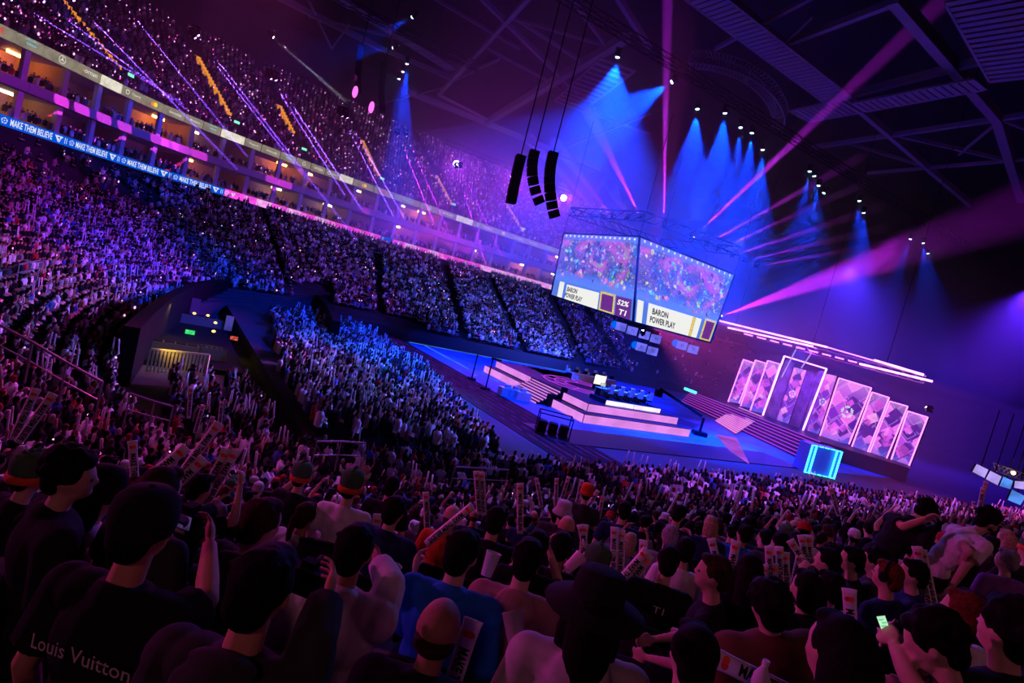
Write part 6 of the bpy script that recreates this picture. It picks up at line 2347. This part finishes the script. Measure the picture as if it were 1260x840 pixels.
# sticks seen one by one: held end, free end (pixels) and distance from the length
NEAR_STICKS = [
    ((14, 545), (45, 478), 'left of the crossed pair of sticks at the left edge'), ((19, 549), (66, 484), 'right of the crossed pair of sticks at the left edge'),
    ((166, 595), (163, 542), 'upright stick beside the dark curls'), ((190, 582), (230, 550), 'slanting stick over the dark curls, farther of two'), ((217, 596), (252, 564), 'slanting stick over the dark curls, nearer of two'),
    ((252, 604), (280, 552), 'left stick of the steep pair right of the dark curls'), ((262, 605), (291, 553), 'right stick of the steep pair right of the dark curls'),
    ((716, 684), (720, 645), 'stick right of the shaven head, left of pair'), ((722, 684), (714, 645), 'stick right of the shaven head, right of pair'),
    ((755, 692), (756, 648), 'upright stick right of the horned hat, left of pair'), ((764, 692), (765, 652), 'upright stick right of the horned hat, right of pair'),
    ((776, 700), (797, 676), 'bent stick left of the grey-blond person, leaning low'), ((784, 706), (800, 682), 'second bent stick left of the grey-blond person'), ((790, 690), (792, 664), 'short stick above the two bent sticks'),
    ((882, 691), (875, 662), 'lone stick above the long straight black hair'), ((896, 722), (906, 665), 'stick raised beside the person in profile'),
    ((941, 720), (941, 694), 'lowest left stick of the big cluster'), ((952, 722), (953, 693), 'lowest right stick of the big cluster'), ((960, 712), (959, 672), 'tall upright stick in the middle of the big cluster'),
    ((947, 705), (946, 672), 'upper left stick of the big cluster'), ((968, 718), (966, 679), 'stick right of centre in the big cluster'), ((976, 724), (985, 681), 'right stick of the big cluster, leaning right'),
    ((985, 684), (972, 664), 'stick leaning left above the big cluster'), ((990, 676), (986, 658), 'short stick behind the big cluster, left of pair'), ((996, 676), (995, 658), 'short stick behind the big cluster, right of pair'),
    ((1047, 778), (1045, 724), 'large upright stick standing alone before the navy pair'), ((1040, 776), (1032, 752), 'small stick tip beside the large upright stick'),
    ((1137, 718), (1128, 672), 'leaning stick under the bending black shirt, left of pair'), ((1143, 717), (1134, 676), 'leaning stick under the bending black shirt, right of pair'),
    ((1185, 842), (1156, 800), 'stick slanting from the bottom right past the phone user'), ((915, 826), (874, 806), 'stick lying almost flat beside the water bottle'),
    ((575, 786), (583, 762), 'stick with big red round marks beside the balding man'),
    ((560, 640), (582, 622), 'horizontal stick right of the bald man in orange'), ((436, 655), (443, 633), 'stick tip before the pale pink T-shirt, left of two'), ((462, 655), (465, 632), 'stick tip beside the navy jacket'),
    ((525, 632), (524, 605), 'upright stick behind the navy jacket'), ((588, 606), (586, 579), 'upright stick left of pair above the bald man'), ((594, 606), (593, 580), 'upright stick right of pair above the bald man'),
    ((640, 628), (640, 594), 'tall upright stick right of the black hoodie'), ((665, 616), (660, 588), 'slanting stick in the middle rows, left'), ((684, 618), (685, 588), 'upright stick in the middle rows by the orange-red hood, left'),
    ((692, 612), (700, 586), 'leaning stick above the bucket hat'), ((711, 614), (716, 590), 'stick pair above the orange-red hood, right'), ((724, 622), (736, 603), 'short leaning stick right of the orange-red hood'),
    ((738, 630), (742, 610), 'short stick above the navy jumper'), ((826, 652), (826, 636), 'short stick beside the standing man in black'),
    ((1030, 628), (1022, 600), 'far upright stick in the right middle rows'), ((1208, 612), (1214, 592), 'upright stick near the hanging monitors'), ((255, 540), (270, 520), 'stick above the steep pair, far left one'),
    ((233, 503), (235, 477), 'stick under the yellow barrier, left'), ((243, 522), (250, 498), 'stick under the yellow barrier, second'), ((258, 523), (262, 512), 'small stick under the yellow barrier, third'), ((270, 524), (273, 494), 'tall stick under the yellow barrier, right'),
    ((1205, 628), (1210, 600), 'thin upright stick left of the hanging monitors')]
M_TAGW = None
for (bx, by), (tx_, ty_), lab in NEAR_STICKS:
    Lpx = math.hypot(bx - tx_, by - ty_)
    d = .60 * F_PX / Lpx
    if d > 12:
        # far ones stand on the crowd at this pixel
        d = min(d, 16)
    for key, dd in (('lone big', 0), ('large upright', 3.6), ('small stick tip beside', 3.8), ('big cluster', 5.9), ('above the long straight', 5.6), ('beside the person in profile', 5.2), ('shaven head', 6.4), ('right of the horned hat', 6.2), ('bent stick', 5.0), ('above the two bent', 5.6),
                    ('under the bending', 5.3), ('over the dark curls', 4.2), ('steep pair', 4.9), ('past the phone user', 3.0), ('horizontal stick', 5.4), ('behind the navy jacket', 7.0), ('above the bald man', 7.5), ('right of the black hoodie', 6.5)):
        if key in lab and dd:
            d = dd
    d = min(max(d, 2.1), 11)
    if lab.startswith('stick with big red') or 'tip' in lab:
        d = min(d, 5.0)
    if 'upright stick beside the dark curls' in lab:
        d = 5.5
    if 'almost flat' in lab:
        d = 2.3
    if 'big red' in lab:
        d = 2.4
    b = at_y(bx, by, d)
    e = at_y(tx_, ty_, d * .995)
    b = e - (e - b).normalized() * .62
    stick(b, e, 'white cheering stick, ' + lab, None, None)

# ------------------------------------------------------------------ the rows behind: people of shared build, each with colours of their own
POSES = []
for arms, hd, lean in ((('lap', 'lap'), (0, 0, 0), .05), (('lap', 'lap'), (.5, 0, 0), .05), (('lap', 'chin'), (-.45, .1, 0), .08), (('up', 'up'), (0, 0, 0), .02), (('phone', 'phone'), (0, .4, 0), .15),
                       (('fold', 'fold'), (.2, 0, .1), .0), (('high', 'up'), (0, -.1, 0), .0), (('knee', 'knee'), (0, .1, 0), .35)):
    for top in ('shirt', 'hoodie'):
        POSES.append(person_meshes(arms, hd, lean, 0, 0, top, False, .021, None, .28))
N_ = seats(0, 9 * PER, NROWS_NEAR)
ok, X, Y = in_view(N_, 1.2, 30)
nn_ = -AY * N_[:, 0] + AX * N_[:, 1]
dist = np.hypot(N_[:, 0], N_[:, 1])
ok &= (dist > 2.6) & (nn_ > 1.4)
N_, dist = N_[ok], dist[ok]
extra_rows = []
for n in (21.6, 22.5, 23.4, 24.3):
    for s in np.arange(3, 78, .54):
        if n > 24.9 - max(0, (s - 40)) * .06:
            continue
        p = W(s, n - max(0, s - 45) * .05, 0.02)
        extra_rows.append((p.x, p.y, p.z, TH, 0, 0))
ex = np.array(extra_rows)
okx, _, _ = in_view(ex, 1.2, 10)
ex = ex[okx]
keep = rs.rand(len(N_)) < .95
N_, dist = N_[keep], dist[keep]
# everybody near faces the stage
tx0, ty0 = W(44, 47).x, W(44, 47).y
def face_stage(A):
    return np.arctan2(ty0 - A[:, 1], tx0 - A[:, 0]) - math.pi / 2
N_[:, 3] = face_stage(N_)
ex[:, 3] = face_stage(ex)
order = np.argsort(dist)
LIM = 300 - len(PEOPLE) - 12
chosen, rest = [], []
pxs = list(HERO_PX)
CLEAR = [(1148, 625, 1255, 745, 5.7), (1078, 612, 1160, 700, 5.9), (925, 655, 1005, 735, 5.6), (1030, 715, 1062, 785, 4.9), (400, 590, 470, 650, 5.2), (0, 590, 60, 690, 3.8), (715, 660, 752, 722, 4.6), (805, 668, 840, 735, 4.5), (1150, 730, 1225, 830, 3.3), (-10, 470, 75, 560, 6.2), (150, 535, 300, 612, 5.6), (590, 690, 700, 780, 3.3), (700, 640, 810, 712, 5)]
for i in order:
    x, y, z, yaw, row, st_ = N_[i]
    q = to_px((x, y, z + 1.22))
    w = .2 * F_PX / max(y, .5)
    if dist[i] < 10.5:
        bad = any(x0 < q[0] < x1 and y0 - 6 < q[1] < y1 + 18 and y < dd for x0, y0, x1, y1, dd in CLEAR)
        for hx, hy, hw in pxs[:len(HERO_PX)]:
            if abs(q[0] - hx) < (w + hw) * .55 and abs(q[1] - hy) < (w + hw) * (.75 if w > hw * .8 else .6):
                bad = True
                break
        if bad:
            continue
    if len(chosen) < LIM and -14 < q[0] < 1274 and -14 < q[1] < 850:
        chosen.append(i)
    else:
        rest.append(i)
TOPN = {'shirt': 'T-shirt', 'hoodie': 'hoodie'}
cnames = ['black'] * 9 + ['charcoal'] * 4 + ['grey', 'pale', 'pale', 'white', 'white', 'white', 'navy', 'navy', 'navy', 'blue', 'maroon', 'red', 'green', 'teal', 'brown', 'tan', 'purple']
hnames = [('short', 'black')] * 6 + [('fluffy', 'black')] * 4 + [('plain', 'black')] * 3 + [('long', 'black')] * 3 + [('bob', 'brown'), ('ponytail', 'brown'), ('bun', 'black'), ('bald', 'brown'), ('plain', 'brown'), ('short', 'auburn'), ('wavy', 'brown'), ('bob', 'blond'), ('short', 'grey')]
COLW = dict(pale='pale grey', charcoal='charcoal', grey='mid grey')
stick_px = [(s[0][0], s[0][1]) for s in NEAR_STICKS]
byrow = {}
for i in chosen:
    byrow.setdefault(int(N_[i][4]), []).append(i)
rowkeys = sorted(byrow, reverse=True)
ORD = ['first', 'second', 'third', 'fourth', 'fifth', 'sixth', 'seventh', 'eighth', 'ninth', 'tenth', 'eleventh', 'twelfth']
def ordn(k):
    return ORD[k] if k < 12 else '%dth' % (k + 1) if (k + 1) % 10 not in (1, 2, 3) or k in (10, 11, 12) else '%d%s' % (k + 1, {1: 'st', 2: 'nd', 3: 'rd'}[(k + 1) % 10])
HAIRW = dict(short='short', fluffy='fluffy', plain='smooth', long='long', bob='chin-length', ponytail='ponytailed', bun='bun-tied', bald='thinning', wavy='wavy')
seen_lab = set()
for rk, row in enumerate(rowkeys):
    ids = sorted(byrow[row], key=lambda i: to_px((N_[i][0], N_[i][1], N_[i][2] + 1.2))[0])
    for k, i in enumerate(ids):
        x, y, z, yaw, _, _ = N_[i]
        q = to_px((x, y, z + 1.3))
        wp = rp.choices(range(8), weights=[8, 3, 2, .8, 2, 2, .35, 1.5])[0]
        P = POSES[wp * 2 + (rp.random() < .4)]
        cn = rp.choice(cnames)
        hs, hc_ = rp.choice(hnames)
        hat = rp.choices([None, 'cap', 'beanie', 'bucket', 'horned'], weights=[20, 2.4, 1, .6, .5])[0]
        if hat:
            hs = 'plain'
        hcol = rp.choice(['black', 'black', 'navy', 'white', 'red', 'pale']) if hat != 'horned' else 'green'
        desc = '%s %s' % (COLW.get(cn, cn), TOPN[P['topname']])
        hd = ('%s %s' % ({'white': 'white', 'pale': 'pale grey'}.get(hcol, hcol), {'cap': 'cap', 'beanie': 'beanie', 'bucket': 'bucket hat', 'horned': 'horned hat'}[hat])) if hat else '%s %s hair' % (HAIRW[hs], hc_)
        lab = 'person in %s, %s, %s from left in %s seat row' % (desc, hd, ordn(k), ordn(rk))
        t = make_person(P, hs, hat, tuple(c * rp.uniform(.85, 1.15) for c in CL[cn]), CL[rp.choice(['black', 'black', 'navy', 'charcoal'])], HC[hc_], rp.choice([SK1, SK1, SK2, SK3]), CL[hcol], lab, 'spectators in the near stand')
        t.location = (x, y, z - .02)
        t.rotation_euler = (0, 0, yaw + rp.gauss(0, .18))
        s_ = rp.uniform(.94, 1.06)
        t.scale = (s_, s_, s_)
        if wp in (3, 6) and rp.random() < .75 and 4.2 < y and not any(abs(q[0] - hx) < hw * 1.6 and abs(q[1] - hy) < hw * 1.8 for hx, hy, hw in HERO_PX):
            for side in (0, 1):
                w, d, sv = wrist_world(t, P, side)
                wq = to_px(w + V((0, 0, .3)))
                if any(abs(wq[0] - hx) < hw * 1.5 and abs(wq[1] - hy) < hw * 1.5 for hx, hy, hw in HERO_PX) or any(c_[0] < wq[0] < c_[2] and c_[1] < wq[1] < c_[3] for c_ in CLEAR):
                    continue
                up_ = (V((rp.gauss(0, .18), rp.gauss(0, .12), 1)) + d * .4).normalized()
                stick(w - up_ * .04, w + up_ * .58, 'white cheering stick in %s hand of the %s person, %s from left in %s row' % (('left', 'right')[side], COLW.get(cn, cn).replace(' grey', ''), ordn(k), ordn(rk)), None, 'white cheering sticks')
near_rest = N_[rest]
crowd_mesh('near_stand_crowd', np.concatenate([near_rest[:, :3], ex[:, :3]]), np.concatenate([near_rest[:, 3], ex[:, 3]]), 'dense rows of spectators seen from behind filling the near stand toward the floor', TPL, weights=[.86, .11, .03])
lights_mesh('wristband_glow', some(near_rest, .06), .035, M_BANDL, 'pale pink wristband lights among the near rows')
lights_mesh('wristband_glow', some(near_rest, .05), .032, M_BANDP, 'deep pink wristband lights among the near rows')

# players on the centre stage
PW = POSES[0]
for k in range(5):
    s = 37.6 + k * 1.3
    t = make_person(PW, 'short', None, (.8, .76, .68), CL['black'], HC['black'], SK1, CL['black'], '', 'players in the nearer row')
    t['label'] = 'player in off-white jersey at the nearer desk, %s from the left' % ORD[k]
    t.location = W(s, 41.2, 2.0); t.rotation_euler = (0, 0, TH)
    t = make_person(PW, 'short', None, (.85, .8, .65), CL['black'], HC['black'], SK1, CL['black'], '', 'players in the farther row')
    t['label'] = 'player in cream jersey behind the farther desk, %s from the left' % ORD[k]
    t.location = W(42.1 + k * 1.4, 53.6, 1.6); t.rotation_euler = (0, 0, TH + math.pi)
    g = thing('gaming_chair', 'black and off-white gaming chair at the nearer desk, %s from the left' % ORD[k], 'chair', 'gaming chairs in the nearer row', W(s, 41.1, 2.0), TH)
    MB().box((0, -.24, .95), (.5, .08, .85)).build('backrest', M_DESKW, g)
    MB().box((0, 0, .44), (.5, .5, .1)).build('seat', M_BLACK, g)
    MB().tube([(0, 0, .06), (0, 0, .4)], .04, 8).build('stem', M_BLACK, g)
    MB().box((0, 0, .04), (.6, .6, .05)).build('base', M_BLACK, g)
    g = thing('gaming_chair', 'black and off-white gaming chair behind the farther desk, %s from the left' % ORD[k], 'chair', 'gaming chairs in the farther row', W(42.1 + k * 1.4, 53.7, 1.6), TH + math.pi)
    MB().box((0, -.24, .95), (.5, .08, .85)).build('backrest', M_DESKW, g)
    MB().box((0, 0, .44), (.5, .5, .1)).build('seat', M_BLACK, g)
    MB().tube([(0, 0, .06), (0, 0, .4)], .04, 8).build('stem', M_BLACK, g)
    MB().box((0, 0, .04), (.6, .6, .05)).build('base', M_BLACK, g)
for px, py, lab in ((705, 470, 'person in white standing on the stage beside the far steps'), (720, 477, 'person in white at the middle of the centre stage')):
    p = at_z(px, py + 4, 1.62)
spot('stage_front_light', W(40, 46, 10.8), W(41, 46, 1.6), (1, .8, .62), 5000, 46)

# seats of the near stand, and the hand rails of the near corner
seat_bm = MB().box((0, 0, .44), (.46, .44, .06)).mesh('seat', M_SEAT)
bk = MB()
for j in range(6):
    a0, a1 = -.5 + j / 6, -.5 + (j + 1) / 6
    f0 = lambda a: (a * .48, -.24 + (a * 2) ** 2 * .05)
    (x0, y0), (x1, y1) = f0(a0), f0(a1)
    bk.hexa([(x0, y0 - .03, .48), (x1, y1 - .03, .48), (x1, y1, .48), (x0, y0, .48), (x0, y0 - .07, .86 - (a0 * 2) ** 2 * .05), (x1, y1 - .07, .86 - (a1 * 2) ** 2 * .05), (x1, y1 - .04, .86 - (a1 * 2) ** 2 * .05), (x0, y0 - .04, .86 - (a0 * 2) ** 2 * .05)])
back_me = bk.mesh('backrest', M_SEAT, False)
leg_me = MB().box((0, -.12, .21), (.06, .3, .42)).mesh('pedestal', M_BLACK)
nseat = 0
for t, P in ALLH:
    if P is P20 or P is P21:
        continue
    g = thing('stadium_seat', 'black tip-up arena seat under the ' + ' '.join(t['label'].split()[:9]).rstrip(','), 'chair', 'black arena seats', t.location, t.rotation_euler[2])
    link('seat', seat_bm, g); link('backrest', back_me, g); link('pedestal', leg_me, g)
def railing(pts, label, h=0.0):
    t = thing('hand_rail', label, 'railing', None, pts[0])
    MB().tube(pts, .035, 8).build('top_rail', M_RAIL, t)
    for k, p in enumerate(pts):
        MB().tube([p, p - V((0, 0, 1.0))], .025, 6).build('post', M_RAIL, t)
    for a, b in zip(pts[:-1], pts[1:]):
        MB().tube([a - V((0, 0, .45)), b - V((0, 0, .45))], .02, 6).build('mid_rail', M_RAIL, t)
    fix(t)
def rp_(x, y, d):
    return at_y(x, y, d)
railing([rp_(-4, 398, 13.5), rp_(40, 421, 13.5), rp_(82, 446, 13.5), rp_(126, 470, 13.5)], 'long grey hand rail crossing the left crowd at the image edge')
railing([rp_(160, 484, 16), rp_(190, 494, 16.5), rp_(213, 500, 17)], 'short grey hand rail under the yellow barrier')
railing([rp_(-4, 335, 30), rp_(24, 325, 30), rp_(50, 320, 31)], 'grey hand rail bending in the upper left of the end stand')
railing([rp_(390, 543, 18), rp_(420, 543, 18.5), rp_(450, 545, 19)], 'grey rail at the foot of the near rows below the floor block')
railing([rp_(560, 574, 21), rp_(592, 576, 22), rp_(626, 578, 23)], 'grey rail at the foot of the near rows left of the blue floor')

# ------------------------------------------------------------------ tell the repeats apart by their place
def number_group(group, text, key=0):
    L = [o for o in bpy.data.objects if o.get('group') == group and o.parent is None]
    L.sort(key=lambda o: to_px(o.location if o.type == 'EMPTY' else o.matrix_basis.translation)[key])
    for k, o in enumerate(L):
        o['label'] = text % ordn(k)
number_group('blue wash lights', 'moving head light throwing a blue cone, %s from the left under the roof')
number_group('magenta beam lights', 'moving head light throwing a magenta beam, %s from the left above the screens')
number_group('violet beam lights', 'moving head light throwing a thin violet beam, %s from the left')
number_group('dazzling magenta lights', 'dazzling magenta light flaring on the far truss, %s from the left')
number_group('orange lit stairways in the upper tier', 'orange lit stairway climbing the upper tier, %s from the left')
number_group('green exit lights in the upper tier', 'small green exit light below an orange stairway, %s from the left')
number_group('warm lamps in the balcony suites', 'warm ceiling lamp inside a balcony suite, %s from the left')
number_group('monitors on the nearer desk', 'monitor on the nearer stage desk, %s from the left')
number_group('monitors on the farther desk', 'monitor on the farther stage desk, %s from the left')
number_group('warm lamps in the mixing pit', 'small warm desk lamp in the mixing pit, %s from the left')
number_group('oval pink lamps', 'oval pink glowing lamp under the hanging speakers, %s from the left')
